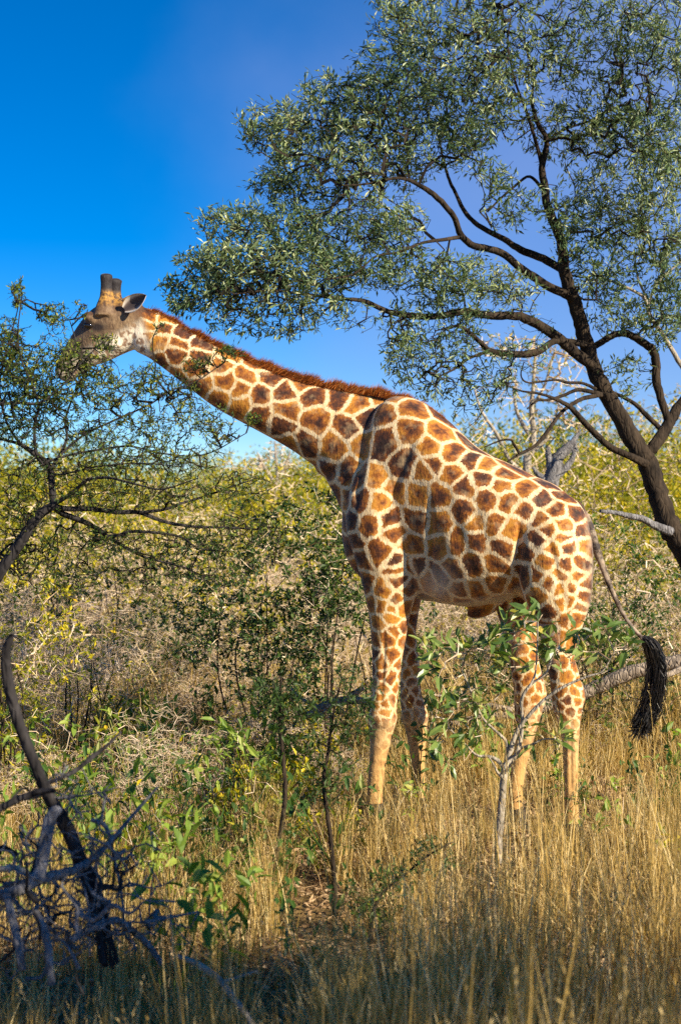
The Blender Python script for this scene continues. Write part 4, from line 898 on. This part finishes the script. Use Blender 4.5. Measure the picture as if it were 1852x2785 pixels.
def sticks(seed, n, cx, cy, rx, ry, Y, r0, r1):
    g = np.random.default_rng(seed); out = []
    for i in range(n):
        x = cx + rx * g.normal(); y = cy + ry * g.normal(); a = g.random() * math.pi; l = 60 + 120 * g.random(); r = r0 + (r1 - r0) * g.random() ** 2
        k = [(x + math.cos(a) * l * t + g.normal() * 11, y - math.sin(a) * l * t + g.normal() * 11, max(1.5, r * (1 - .6 * (t + .5)))) for t in (-.5, -.25, 0, .25, .5)]
        Y0 = Y + g.normal() * .18; out.append((k, Y0, Y0 + g.normal() * .15) + ((M['black_wood'],) if g.random() < .3 else ()))
    return out
deadwood('dead_branch_pile', 'tangle of dead blue-grey branches with one tall curved dark limb, lower left corner', 'dead branches',
    [([(300, 2620, 24), (275, 2492, 23), (253, 2418, 22), (224, 2349, 21), (189, 2263, 20), (149, 2194, 19), (126, 2148, 17), (103, 2096, 16), (69, 2010, 16), (46, 1947, 16), (23, 1861, 16), (17, 1775, 14), (30, 1735, 9), (36, 1722, 4)], 7.2, 6.9, M['black_wood']),
     ([(-30, 2212, 12), (0, 2199, 11), (57, 2171, 10), (109, 2153, 9), (150, 2150, 6)], 7.0, 6.9, M['black_wood']),
     ([(160, 2200, 14), (138, 2228, 17), (120, 2320, 18), (98, 2389, 18), (40, 2425, 16), (-30, 2440, 15)], 6.9, 6.7),
     ([(98, 2395, 14), (150, 2380, 14), (201, 2366, 13), (248, 2340, 10), (300, 2290, 7), (360, 2220, 5), (430, 2140, 3)], 6.8, 7.2),
     ([(17, 2430, 12), (35, 2500, 12), (50, 2560, 12), (62, 2640, 11)], 6.7, 6.6),
     ([(98, 2480, 10), (120, 2530, 11), (132, 2580, 11), (140, 2680, 11)], 6.7, 6.6),
     ([(190, 2560, 11), (240, 2530, 11), (310, 2504, 10), (345, 2520, 10), (390, 2555, 9), (440, 2620, 8)], 6.9, 7.2),
     ([(390, 2510, 6), (440, 2500, 5), (480, 2492, 4), (540, 2480, 2.5)], 7.1, 7.4),
     ([(-20, 2370, 9), (40, 2360, 9), (90, 2385, 8)], 6.8, 6.8, M['pale_bark'], 'pale broken branch'),
     ([(210, 2350, 10), (240, 2420, 10), (262, 2500, 10), (280, 2620, 10)], 7.1, 7.0, M['black_wood']),
     ([(250, 2230, 6), (290, 2250, 6), (310, 2330, 5), (330, 2420, 4), (340, 2520, 3)], 7.3, 7.2),
     ([(130, 2130, 6), (200, 2100, 6), (250, 2060, 7), (290, 2030, 5), (330, 1990, 3)], 7.3, 7.5, M['black_wood'])] + sticks(4, 80, 150, 2430, 115, 115, 7.0, 2.5, 9),
    M['dead_wood'], [(150, 2330, 150, 130, 7.0, .35, 150), (200, 2500, 210, 110, 7.0, .35, 170), (100, 2480, 130, 100, 6.9, .3, 110), (200, 2150, 120, 90, 7.2, .3, 60), (350, 2350, 130, 120, 7.3, .3, 60), (400, 2520, 160, 60, 7.4, .3, 50)], 55, .0028, .09)
deadwood('fallen_branch', 'pale broken branch lying in the foreground grass at bottom centre', 'branch',
    [([(480, 2600, 6), (517, 2612, 8), (560, 2635, 9), (603, 2672, 9), (640, 2720, 9), (680, 2775, 9), (720, 2850, 9)], 7.0, 6.8), ([(603, 2672, 5), (640, 2660, 4), (700, 2640, 2)], 6.9, 7.0)], M['pale_bark'], None, 3)
deadwood('fallen_log', 'long weathered grey log lying across the grass behind the giraffe hind legs', 'log',
    [([(1990, 1770, 22), (1900, 1785, 21), (1852, 1798, 20), (1780, 1812, 19), (1700, 1834, 20), (1640, 1860, 19), (1580, 1887, 19), (1480, 1920, 17), (1340, 1950, 14), (1180, 1985, 15), (1040, 2035, 12), (960, 2080, 9)], 14.2, 14.8),
     ([(1852, 1820, 9), (1800, 1840, 7), (1755, 1845, 4)], 14.1, 13.9), ([(1420, 1935, 9), (1330, 1918, 7), (1250, 1900, 5), (1180, 1890, 3)], 14.4, 14.2)], M['log'], [(1300, 1960, 180, 60, 14.5, .4, 40)], 61, .003, .12)
deadwood('dead_branch', 'broken grey dead branch lying in the thicket left of the forelegs', 'branch',
    [([(830, 1950, 9), (870, 1925, 12), (920, 1908, 12), (970, 1905, 11), (1010, 1915, 9)], 13.0, 13.0), ([(940, 1905, 8), (965, 1885, 9), (990, 1872, 5)], 13.0, 13.0), ([(870, 1925, 6), (820, 1900, 4), (790, 1870, 3)], 13, 13.2)], M['log'], [(900, 1930, 110, 40, 13, .3, 60)], 62, .0025, .1)
deadwood('dead_tree', 'crooked dark dead tree stub rising behind the giraffe rump', 'dead tree',
    [([(1500, 1520, 22), (1495, 1400, 22), (1500, 1310, 22), (1508, 1270, 20), (1520, 1240, 16), (1545, 1215, 12), (1565, 1190, 7), (1578, 1172, 3)], 22, 22),
     ([(1500, 1290, 14), (1493, 1250, 10), (1489, 1222, 6), (1487, 1215, 3)], 22, 22), ([(1515, 1290, 12), (1545, 1265, 9), (1560, 1235, 7), (1565, 1205, 4)], 22, 22), ([(1490, 1310, 14), (1462, 1290, 8), (1448, 1270, 4)], 22, 22)],
    M['dead_wood'], [(1520, 1240, 60, 50, 22, .5, 26)], 63, .006, .25)

# ------------------------------------------------------------------ background trees and bushes one can tell apart
def slim_tree(name, label, Y, limbs, blobs, seed, leafm, per, L=.05, W=.02, bark=None):
    g = np.random.default_rng(seed)
    b0 = at(limbs[0][0][0], 0, Y); b0[2] = float(gz(b0[0], Y)); rt = root(name, tuple(b0), label, 'tree')
    gy = 1392.5 + (CAMZ + .05) / Y * FPX; limbs = [[(limbs[0][0][0], gy, limbs[0][0][2])] + limbs[0][1:]] + limbs[1:]
    fixed = limbs_to_parts(rt, [(l, Y, Y) for l in limbs], bark or M['pale_bark'], ['trunk'] + ['branch'] * (len(limbs) - 1), 8)
    A, _ = blob_points(blobs, g); nodes, par, nf = grow(fixed, A, .2, .3, g)
    dress(rt, nodes, par, nf, M['dry_twig'], leafm, per, L, W, tip=.005, cap=.03, spread=.12, along=3, g=g)
    world_children(rt)
Yt = 24
slim_tree('yellow_green_tree', 'slender pale-trunked tree with thin yellow-green crown seen above the giraffe back', Yt,
    [[(1425, 0, 13), (1432, 1290, 12), (1445, 1230, 11), (1450, 1170, 9), (1445, 1110, 7), (1450, 1040, 5), (1455, 960, 3)], [(1450, 1200, 7), (1425, 1160, 6), (1405, 1120, 5), (1395, 1060, 3)],
     [(1445, 1230, 7), (1480, 1200, 6), (1500, 1160, 4), (1520, 1100, 3)], [(1430, 1290, 6), (1385, 1250, 5), (1350, 1180, 5), (1310, 1120, 4), (1290, 1060, 3)], [(1450, 1100, 5), (1480, 1050, 4), (1500, 980, 3)]],
    [(1440, 960, 90, 60, Yt, .8, 80), (1340, 940, 60, 40, Yt, .6, 40), (1520, 1040, 90, 70, Yt, .8, 80), (1400, 1060, 80, 60, Yt, .8, 50), (1560, 1150, 80, 60, Yt, .8, 80), (1300, 1180, 50, 60, Yt, .6, 30), (1480, 1150, 60, 50, Yt, .6, 40), (1560, 950, 60, 50, Yt, .6, 30)], 71, M['yellow_leaf'], 3.2, .06, .022)
slim_tree('bare_topped_tree', 'pale wispy bare-topped tree on the skyline under the giraffe neck', 34,
    [[(745, 0, 4), (750, 1350, 4), (755, 1290, 4), (750, 1240, 4), (748, 1200, 2)], [(752, 1320, 5), (720, 1270, 4), (700, 1230, 2)], [(755, 1310, 5), (780, 1260, 4), (790, 1225, 2)]],
    [(745, 1245, 55, 45, 34, 1, 110), (790, 1270, 40, 30, 34, 1, 50), (690, 1270, 40, 30, 34, 1, 50)], 72, M['yellow_leaf'], .5, .06, .02)

def bush(name, px, Y, w, h, label, leafm, per, L, W, nattr, seed, **k):
    return make_shrub(name, gpos(px, Y), label, 'bush', w, h, nattr, leafm, per, L, W, seed=seed, **k)
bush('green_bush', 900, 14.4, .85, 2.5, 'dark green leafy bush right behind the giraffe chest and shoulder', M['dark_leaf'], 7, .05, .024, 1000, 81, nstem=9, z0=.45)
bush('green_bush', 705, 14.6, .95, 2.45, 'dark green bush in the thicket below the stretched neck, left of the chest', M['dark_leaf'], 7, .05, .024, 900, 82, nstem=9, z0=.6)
bush('olive_bush', 420, 17.5, .8, 1.3, 'olive bush low in the thicket under the acacia branches', M['acacia_leaf'], 5, .05, .024, 420, 92, nstem=7)
bush('olive_bush', 200, 18.5, 1.2, 2.3, 'rounded olive bush left of centre behind the acacia', M['acacia_leaf'], 5, .06, .028, 480, 93, nstem=7)
bush('yellow_bush', 500, 21, 1.3, 2.6, 'bright golden bush behind the acacia tips, left of centre', M['yellow_leaf'], 5, .07, .03, 480, 94, nstem=7, step=.14, tip=.003)
bush('yellow_bush', 780, 19, 1.1, 2.3, 'golden bush between the dark bushes left of the chest', M['yellow_leaf'], 5, .07, .03, 420, 95, nstem=7, step=.14, tip=.003)
bush('olive_bush', 1600, 15.0, .8, 1.5, 'olive bush low behind the giraffe tail and hind leg', M['acacia_leaf'], 5, .05, .024, 360, 96, nstem=7)
bush('yellow_bush', 1560, 30, 2.0, 4.6, 'tall yellow-green bush on the skyline above the rump', M['yellow_leaf'], 3.6, .09, .04, 560, 97, nstem=7, step=.18, tip=.005)
bush('yellow_bush', 10, 12.6, .7, 2.1, 'sunlit yellow-green bush at the left edge close behind the acacia trunk', M['yellow_leaf'], 5, .045, .02, 700, 99, nstem=7)
bush('dry_bush', 190, 14.5, .9, 1.5, 'pale dry bush with few leaves in the thicket behind the acacia trunk', M['yellow_leaf'], 1.5, .05, .022, 420, 98, nstem=8)
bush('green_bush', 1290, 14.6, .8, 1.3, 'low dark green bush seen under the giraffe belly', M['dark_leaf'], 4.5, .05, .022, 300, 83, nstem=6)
bush('green_bush', 1720, 17.5, 1.3, 2.25, 'bright green bush behind the giraffe tail, right of the rump', M['green_leaf'], 6, .05, .024, 1100, 84, nstem=7)
bush('green_bush', 1840, 15.5, .8, 1.3, 'dark green bush at the right edge above the fallen log', M['green_leaf'], 3.2, .045, .02, 300, 85, nstem=6)
bush('yellow_bush', 1650, 24, 2.2, 3.6, 'tall golden-yellow bush behind the giraffe rump', M['yellow_leaf'], 6, .075, .034, 1200, 86, nstem=7, step=.16, tip=.004)
bush('yellow_bush', 1850, 26, 2.4, 4.2, 'golden-yellow bush behind the leaning trunk at the right edge', M['yellow_leaf'], 6, .075, .034, 1200, 87, nstem=7, step=.16, tip=.004)
bush('yellow_bush', 830, 25, 1.9, 3.0, 'yellow-green bush on the skyline just left of the giraffe chest', M['yellow_leaf'], 5, .075, .034, 900, 88, nstem=7, step=.16, tip=.004)
bush('yellow_bush', 560, 28, 2.2, 3.3, 'yellow-green bush on the skyline below the middle of the neck', M['yellow_leaf'], 5, .075, .034, 900, 89, nstem=7, step=.16, tip=.004)
bush('yellow_bush', 60, 20, 1.8, 3.2, 'yellow-green bush at the left edge behind the acacia trunk', M['yellow_leaf'], 3.2, .07, .03, 620, 90, nstem=7, step=.14, tip=.003)
bush('yellow_bush', 330, 24, 2.0, 2.9, 'yellow-green bush seen through the acacia branches', M['yellow_leaf'], 5, .075, .034, 900, 91, nstem=7, step=.16, tip=.004)

# leafy seedlings in the grass
def seedling(px, py_top, Y, w, label, seed, n=26, L=.085, W=.03, per=2.2):
    h = CAMZ - (py_top - 1392.5) / FPX * Y
    return make_shrub('leafy_seedling', gpos(px, Y), label, 'seedling', w, h, n, M['lime_leaf'], per, L, W, nstem=3, seed=seed, wood_r=.005, z0=max(.1, h * .35), six=True, along=2, step=.07)
seedling(640, 1930, 11.0, .30, 'bright lime-green leafy seedling left of the feathery saplings', 101, 34)
seedling(480, 2120, 9.9, .34, 'low lime-green seedling in golden grass, lower left centre', 102, 40, .07)
seedling(700, 2060, 10.6, .22, 'small lime seedling just behind the left sapling stem', 103, 20)
seedling(370, 2180, 9.3, .26, 'low green seedling right of the dead branch pile', 104, 26, .07)
seedling(1110, 2100, 11.4, .22, 'little green plant at the foot of the far foreleg', 105, 16, .07)
seedling(1690, 2110, 10.8, .16, 'small dark-leaved plant alone in the golden grass on the right', 106, 12, .08)
seedling(1520, 2030, 11.9, .2, 'small green plant between the giraffe hind legs', 107, 14, .08)
seedling(1600, 2160, 10.6, .12, 'tiny green plant right of the near hind hoof', 108, 8, .07)
seedling(560, 1960, 12.2, .35, 'pale green leafy plant at the edge of the dry thicket', 109, 34, .07)
seedling(330, 1900, 12.5, .4, 'green leafy plant in the dry thicket left of centre', 110, 40, .07)
seedling(120, 1870, 11.8, .4, 'green leafy plant behind the curved dead limb at the left edge', 111, 44, .07)

# ------------------------------------------------------------------ stuff scattered by geometry nodes
def scatter(name, sources, pts, rot, scl, idx, mat=None):
    m = bpy.data.meshes.new(name); m.vertices.add(len(pts)); m.vertices.foreach_set('co', np.asarray(pts, np.float32).ravel()); m.update()
    a = m.attributes.new('rot', 'FLOAT_VECTOR', 'POINT'); a.data.foreach_set('vector', np.asarray(rot, np.float32).ravel())
    a = m.attributes.new('scl', 'FLOAT_VECTOR', 'POINT'); a.data.foreach_set('vector', np.asarray(scl, np.float32).ravel())
    a = m.attributes.new('idx', 'INT', 'POINT'); a.data.foreach_set('value', np.asarray(idx, np.int32))
    ng = bpy.data.node_groups.new(name, 'GeometryNodeTree')
    ng.interface.new_socket('Geometry', in_out='INPUT', socket_type='NodeSocketGeometry')
    ng.interface.new_socket('Geometry', in_out='OUTPUT', socket_type='NodeSocketGeometry')
    gi = ng.nodes.new('NodeGroupInput'); go = ng.nodes.new('NodeGroupOutput')
    ip = ng.nodes.new('GeometryNodeInstanceOnPoints'); gj = ng.nodes.new('GeometryNodeGeometryToInstance')
    for s in reversed(sources):
        oi = ng.nodes.new('GeometryNodeObjectInfo'); oi.inputs['Object'].default_value = s; ng.links.new(oi.outputs['Geometry'], gj.inputs[0])
    def na(nm, ty):
        k = ng.nodes.new('GeometryNodeInputNamedAttribute'); k.data_type = ty; k.inputs['Name'].default_value = nm; return k.outputs['Attribute']
    ng.links.new(gi.outputs[0], ip.inputs['Points']); ng.links.new(gj.outputs[0], ip.inputs['Instance'])
    ip.inputs['Pick Instance'].default_value = True
    ng.links.new(na('idx', 'INT'), ip.inputs['Instance Index']); ng.links.new(na('scl', 'FLOAT_VECTOR'), ip.inputs['Scale'])
    ng.links.new(na('rot', 'FLOAT_VECTOR'), ip.inputs['Rotation'])
    ng.links.new(ip.outputs[0], go.inputs[0])
    o = link(name, m, mat, kind='stuff'); md = o.modifiers.new('scatter', 'NODES'); md.node_group = ng
    return o

def source(name, buf, mat):
    m = buf.mesh(name); m.materials.append(mat); return bpy.data.objects.new(name, m)      # unlinked: only instanced

def grass_clump(g, n, h, rad, lean=.35, w=.0035, heads=.25, tone=0.0):
    b = Buf()
    a = g.random(n) * 6.283; rr = rad * np.sqrt(g.random(n)); C = np.stack([np.cos(a) * rr, np.sin(a) * rr, np.full(n, -.03)], 1)
    hh = h * (.45 + .7 * g.random(n)); da = g.random(n) * 6.283; le = lean * np.abs(g.normal(size=n)) * hh
    Dx = np.stack([np.cos(da) * le, np.sin(da) * le, np.zeros(n)], 1)
    side = np.stack([-np.sin(da + 1.2 * g.normal(size=n)), np.cos(da), np.zeros(n)], 1); side /= np.linalg.norm(side, axis=1)[:, None]
    K = 4; ws = [1, .9, .7, .45, .05]; V = []
    for k in range(K + 1):
        t = k / K; z = hh * (t - .12 * t * t * (le / hh)); c = C + Dx * (t ** 2)[..., None] if False else C + Dx * (t * t)
        c = c + np.stack([np.zeros(n), np.zeros(n), z], 1); c = c + g.normal(size=(n, 3)) * .006 * t
        wv = (w * ws[k] * (.7 + .6 * g.random(n)))[:, None]
        V.append(c - side * wv * .5); V.append(c + side * wv * .5)
    V = np.stack(V, 1); base = np.arange(n)[:, None] * (2 * (K + 1)); f = []
    for k in range(K):
        f.append(np.concatenate([base + 2 * k, base + 2 * k + 1, base + 2 * k + 3, base + 2 * k + 2], 1))
    col = np.clip(.52 + .33 * g.normal(size=n) + tone, 0, 1)
    b.add(V.reshape(-1, 3), np.stack(f, 1).reshape(-1, 4), np.repeat(col, 2 * (K + 1)))
    nh = int(n * heads)
    if nh:
        T = V[:nh, 2 * K]; P = V[:nh, 2 * K - 2]; D = T - P
        for q in range(5):
            leaves(b, T - D * .12 * q * 1.0, D / (np.linalg.norm(D, axis=1)[:, None]) + rand_unit(nh, g) * .5, .024, .0035, np.clip(col[:nh] + .15, 0, 1))
    return b

def in_view(x, y, margin=.7): return np.abs(x) < .2 * y + margin

def scatter_pts(g, y0, y1, dens, margin=.7, dfun=None):
    W = .2 * y1 + margin; n = int((y1 - y0) * 2 * W * dens); x = (g.random(n) * 2 - 1) * W; y = y0 + g.random(n) * (y1 - y0)
    k = in_view(x, y, margin)
    if dfun is not None: k &= g.random(n) < dfun(x, y)
    return x[k], y[k]

g = np.random.default_rng(77)
def pxof(x, y): return 926 + x / y * FPX
# tall golden grass
src = [source('grass_clump', grass_clump(g, 60, h, r, l, w), M['grass']) for h, r, l, w in ((.50, .17, .45, .0062), (.62, .15, .35, .0058), (.40, .19, .7, .0065), (.80, .16, .30, .0050))] + [source('grass_stalks', grass_clump(g, 12, 1.0, .2, .28, .006, .9, .25), M['grass'])]
def gd(x, y):
    px = pxof(x, y)
    d = np.where(px > 1000, 1.0, .75 - .35 * smooth(10.5, 12.5, y) * (px < 950))
    d = d * np.where(np.sin(x * 2.7 + np.sin(y * 2.1) * 2) * np.sin(y * 2.9 + x) > .35, .45, 1.1)
    return np.clip(d, .12, 1)
x, y = scatter_pts(g, 4.3, 15.5, 19, .5, gd)
n = len(x); px = pxof(x, y)
hs_ = np.where(px > 1000, .85, .68) * (.75 + .5 * g.random(n)) * (1 + .12 * smooth(9, 7, y))
hs_ *= 1 - .45 * smooth(10.3, 11.2, y) * smooth(13.2, 12.8, y) * smooth(900, 960, px) * smooth(1680, 1610, px)
hs_ *= 1 + .35 * np.sin(x * 1.9 + 2 * np.sin(y * 1.3)) * .5
scatter('dry_grass', src, np.stack([x, y, gz(x, y)], 1), np.stack([g.normal(size=n) * .08, g.normal(size=n) * .08, g.random(n) * 6.28], 1), np.stack([hs_ * 1.05, hs_ * 1.05, hs_], 1), g.integers(0, 5, n))
# fine dry grass farther back
x, y = scatter_pts(g, 15, 34, 4.5, 1.0); n = len(x); s = .9 + .6 * g.random(n)
scatter('distant_dry_grass', src, np.stack([x, y, gz(x, y)], 1), np.stack([np.zeros(n), np.zeros(n), g.random(n) * 6.28], 1), np.stack([s * 1.8, s * 1.8, s], 1), g.integers(0, 4, n))

# leaf litter and short stubble
def litter_patch(g):
    b = Buf(); n = 130; C = np.stack([g.normal(size=n) * .22, g.normal(size=n) * .22, g.random(n) * .05], 1)
    leaves(b, C, rand_unit(n, g) * [1, 1, .35], .05 * (.5 + g.random(n)), .02, g.random(n))
    m = 50; P = np.stack([g.normal(size=m) * .2, g.normal(size=m) * .2, g.random(m) * .06], 1); prisms(b, P, P + rand_unit(m, g) * [.12, .12, .06], np.full(m, .002), np.full(m, .0015), 3, g.random(m)); return b
ls = [source('litter_patch', litter_patch(g), M['litter']) for _ in range(3)]
x, y = scatter_pts(g, 5, 20, 7, .6); n = len(x)
scatter('leaf_litter', ls, np.stack([x, y, gz(x, y)], 1), np.stack([np.zeros(n), np.zeros(n), g.random(n) * 6.28], 1), np.ones((n, 3)), g.integers(0, 3, n))

# dry twiggy thicket
def thicket(g, w, h, na, leafy, twigs=260):
    segs, nodes, par, nf = shrub_local(g, w, h, 7, na, .05, .08, .006)
    b = Buf(); rad, hasc = twig_radii(par, nf, .0015, .42, .006); idx = np.arange(nf, len(nodes))
    prisms(b, nodes[par[idx]], nodes[idx], rad[idx], rad[idx], 3, np.clip(.55 + .25 * g.normal(size=len(idx)), 0, 1))
    for P, R in segs: prisms(b, P[:-1], P[1:], R[:-1], R[1:], 4, .5)
    tips = nodes[idx]; pick = tips[g.integers(0, len(tips), twigs)]; D = rand_unit(twigs, g) * [1, 1, .6]
    mid = pick + D * .08 + rand_unit(twigs, g) * .015; prisms(b, pick, mid, np.full(twigs, .0016), np.full(twigs, .0014), 3, g.random(twigs)); prisms(b, mid, mid + (D + rand_unit(twigs, g) * .6) * .07, np.full(twigs, .0014), np.full(twigs, .0009), 3, g.random(twigs))
    lb = Buf()
    if leafy:
        n = leafy; c = tips[g.integers(0, len(tips), n)] + rand_unit(n, g) * .04; leaves(lb, c, rand_unit(n, g), .04 * (.5 + g.random(n)), .017, np.clip(.5 + .25 * g.normal(size=n), 0, 1), N=rand_unit(n, g) * .7 + [.2, -.3, .8])
    return b, lb
ts = []; tl = []
for q in range(5):
    w_, h_ = ((.55, .8), (.7, 1.0), (.5, .6), (.8, 1.2), (.6, .9))[q]
    tb_, lb_ = thicket(g, w_, h_, 420, 800, 700)
    ts.append(source('thicket_clump', tb_, M['dry_twig'])); tl.append(source('thicket_leaves', lb_, M['green_leaf'] if q == 1 else M['yellow_leaf']))
def td(x, y):
    px = pxof(x, y); left = (px < 1000)
    return np.where(left, 1.0, .16 + .5 * smooth(16, 19, y))
x, y = scatter_pts(g, 11.6, 27, 2.3, 1.0, td); n = len(x); px = pxof(x, y)
far = smooth(12, 24, y); s = (.62 + .75 * far) * (.8 + .4 * g.random(n)); s *= np.where((px > 960) & (y < 16), .6, 1)
# keep the thicket off the giraffe's own footprint
k = ~((px > 940) & (px < 1650) & (y < 12.9)); x, y, s, px = x[k], y[k], s[k], px[k]; n = len(x)
ii = g.integers(0, 5, n); rot = np.stack([np.zeros(n), np.zeros(n), g.random(n) * 6.28], 1); P = np.stack([x, y, gz(x, y)], 1); sc = np.stack([s, s, s * (.8 + .4 * g.random(n))], 1)
scatter('dry_thicket', ts, P, rot, sc, ii)
kl = (g.random(n) < .40 + .3 * smooth(16, 20, y))
scatter('thicket_foliage', tl, P[kl], rot[kl], sc[kl], ii[kl])

# low leafy undergrowth
def herb(g, n, L):
    b = Buf(); k = n // 5; a = rand_unit(k, g) * [.16, .16, .12] + [0, 0, .22]; P0 = np.zeros((k, 3)) + rand_unit(k, g) * [.03, .03, 0]
    prisms(b, P0, a, np.full(k, .003), np.full(k, .002), 3, .3); c = a[g.integers(0, k, n)] + rand_unit(n, g) * .04
    leaves(b, c, rand_unit(n, g) + [0, 0, .3], L * (.6 + .6 * g.random(n)), L * .4, np.clip(.45 + .3 * g.normal(size=n), 0, 1), N=rand_unit(n, g) * .6 + [.2, -.3, .8], six=True); return b
hsrc = [source('herb', herb(g, 45, .07), M['lime_leaf']), source('herb', herb(g, 60, .05), M['green_leaf']), source('herb', herb(g, 60, .045), M['yellow_leaf'])]
def hd(x, y):
    px = pxof(x, y); patch = np.sin(x * 2.3 + 1) * np.cos(y * 1.7) > -.2
    return np.where(px < 930, .30 + .6 * patch, .16 + .40 * (px < 1250) * (y > 11.5)) * np.where(y < 9, .25, 1)
x, y = scatter_pts(g, 7.5, 16, 5.0, .5, hd); n = len(x); s = .8 + .9 * g.random(n)
scatter('leafy_undergrowth', hsrc, np.stack([x, y, gz(x, y)], 1), np.stack([g.normal(size=n) * .15, g.normal(size=n) * .15, g.random(n) * 6.28], 1), np.stack([s, s, s * 1.25], 1), g.integers(0, 3, n))

# far wood on the skyline
def far_tree(g, w, h, n, L=.16):
    b = Buf(); nb = 16; cs = rand_unit(nb, g) * [w * .75, w * .75, h * .30] + [0, 0, h * .62]
    c = cs[g.integers(0, nb, n)] + rand_unit(n, g) * (g.random((n, 1)) ** .5) * [w * .42, w * .42, h * .20]
    leaves(b, c, rand_unit(n, g), L * (.6 + .8 * g.random(n)), L * .45, np.clip(.5 + .2 * g.normal(size=n) + .15 * np.sin(c[:, 0] * 3), 0, 1), N=rand_unit(n, g) * .7 + [.2, -.3, .8])
    return b
fs = [source('far_tree', far_tree(g, w_, h_, 4200, .105), m_) for w_, h_, m_ in ((2.2, 3.4, M['yellow_leaf']), (2.6, 4.0, M['yellow_leaf']), (1.8, 2.8, M['green_leaf']), (2.4, 3.5, M['acacia_leaf']))]
def tw(g):
    b = Buf(); 
    for q in range(9):
        a = g.random() * 6.28; e = np.array([math.cos(a) * 1.3 * g.random(), math.sin(a) * 1.3 * g.random(), 1.6 + g.random() * 1.0])
        P, R = catmull([np.zeros(3), e * .5 + g.normal(size=3) * .2, e], [.05, .035, .012], 5); prisms(b, P[:-1], P[1:], R[:-1], R[1:], 4, .6)
    return b
fw = [source('far_trunk', tw(g), M['dry_twig']) for _ in range(3)]
x, y = scatter_pts(g, 28, 75, .085, 5); n = len(x); s = (.50 + .55 * g.random(n) ** 1.6) * (1 + (y - 28) / 160) * (1 + .30 * (pxof(x, y) > 1350)) * (1 + .15 * np.sin(x * .7 + y)); ii = g.choice([0, 0, 1, 1, 2, 3], n)
rot = np.stack([np.zeros(n), np.zeros(n), g.random(n) * 6.28], 1); P = np.stack([x, y, np.zeros(n)], 1)
scatter('distant_wood', fs, P, rot, np.stack([s, s, s], 1), ii)
scatter('distant_wood_trunks', fw, P, rot, np.stack([s, s, s], 1), g.integers(0, 3, n))

# ------------------------------------------------------------------ tree beside the camera: shades the foreground grass
def shade_tree():
    g = np.random.default_rng(90)
    rt = root('roadside_tree', (6.3, 1.6, 0), 'spreading tree beside the viewer shading the foreground grass', 'tree')
    b = Buf(); P, R = catmull([(6.3, 1.6, -.1), (6.2, 1.7, 1.2), (5.9, 2.2, 2.6), (5.3, 2.8, 3.4)], [.16, .13, .10, .05], 6); tube(b, P, R, 10, .05); link('trunk', b.mesh('trunk', True), M['bark'], rt)
    A = np.concatenate([rand_unit(c, g) * (g.random((c, 1)) ** .4) * [rx, ry, rz] + [x_, y_, z_] for x_, y_, z_, rx, ry, rz, c in
        ((5.4, 3.4, 3.7, 1.1, .8, .4, 330), (4.4, 3.6, 3.6, .8, .7, .4, 260), (3.6, 3.6, 3.7, .8, .6, .35, 260), (3.2, 2.8, 3.5, .5, .6, .3, 120), (6.5, 2.7, 3.8, 1.0, .9, .5, 160), (4.7, 2.4, 3.6, 1.2, .6, .4, 200))])
    nodes, par, nf = grow(P, A, .2, .3, g)
    dress(rt, nodes, par, nf, M['twig_dark'], M['green_leaf'], 7, .12, .055, tip=.004, cap=.04, spread=.12, along=3, g=g)
    world_children(rt)
shade_tree()
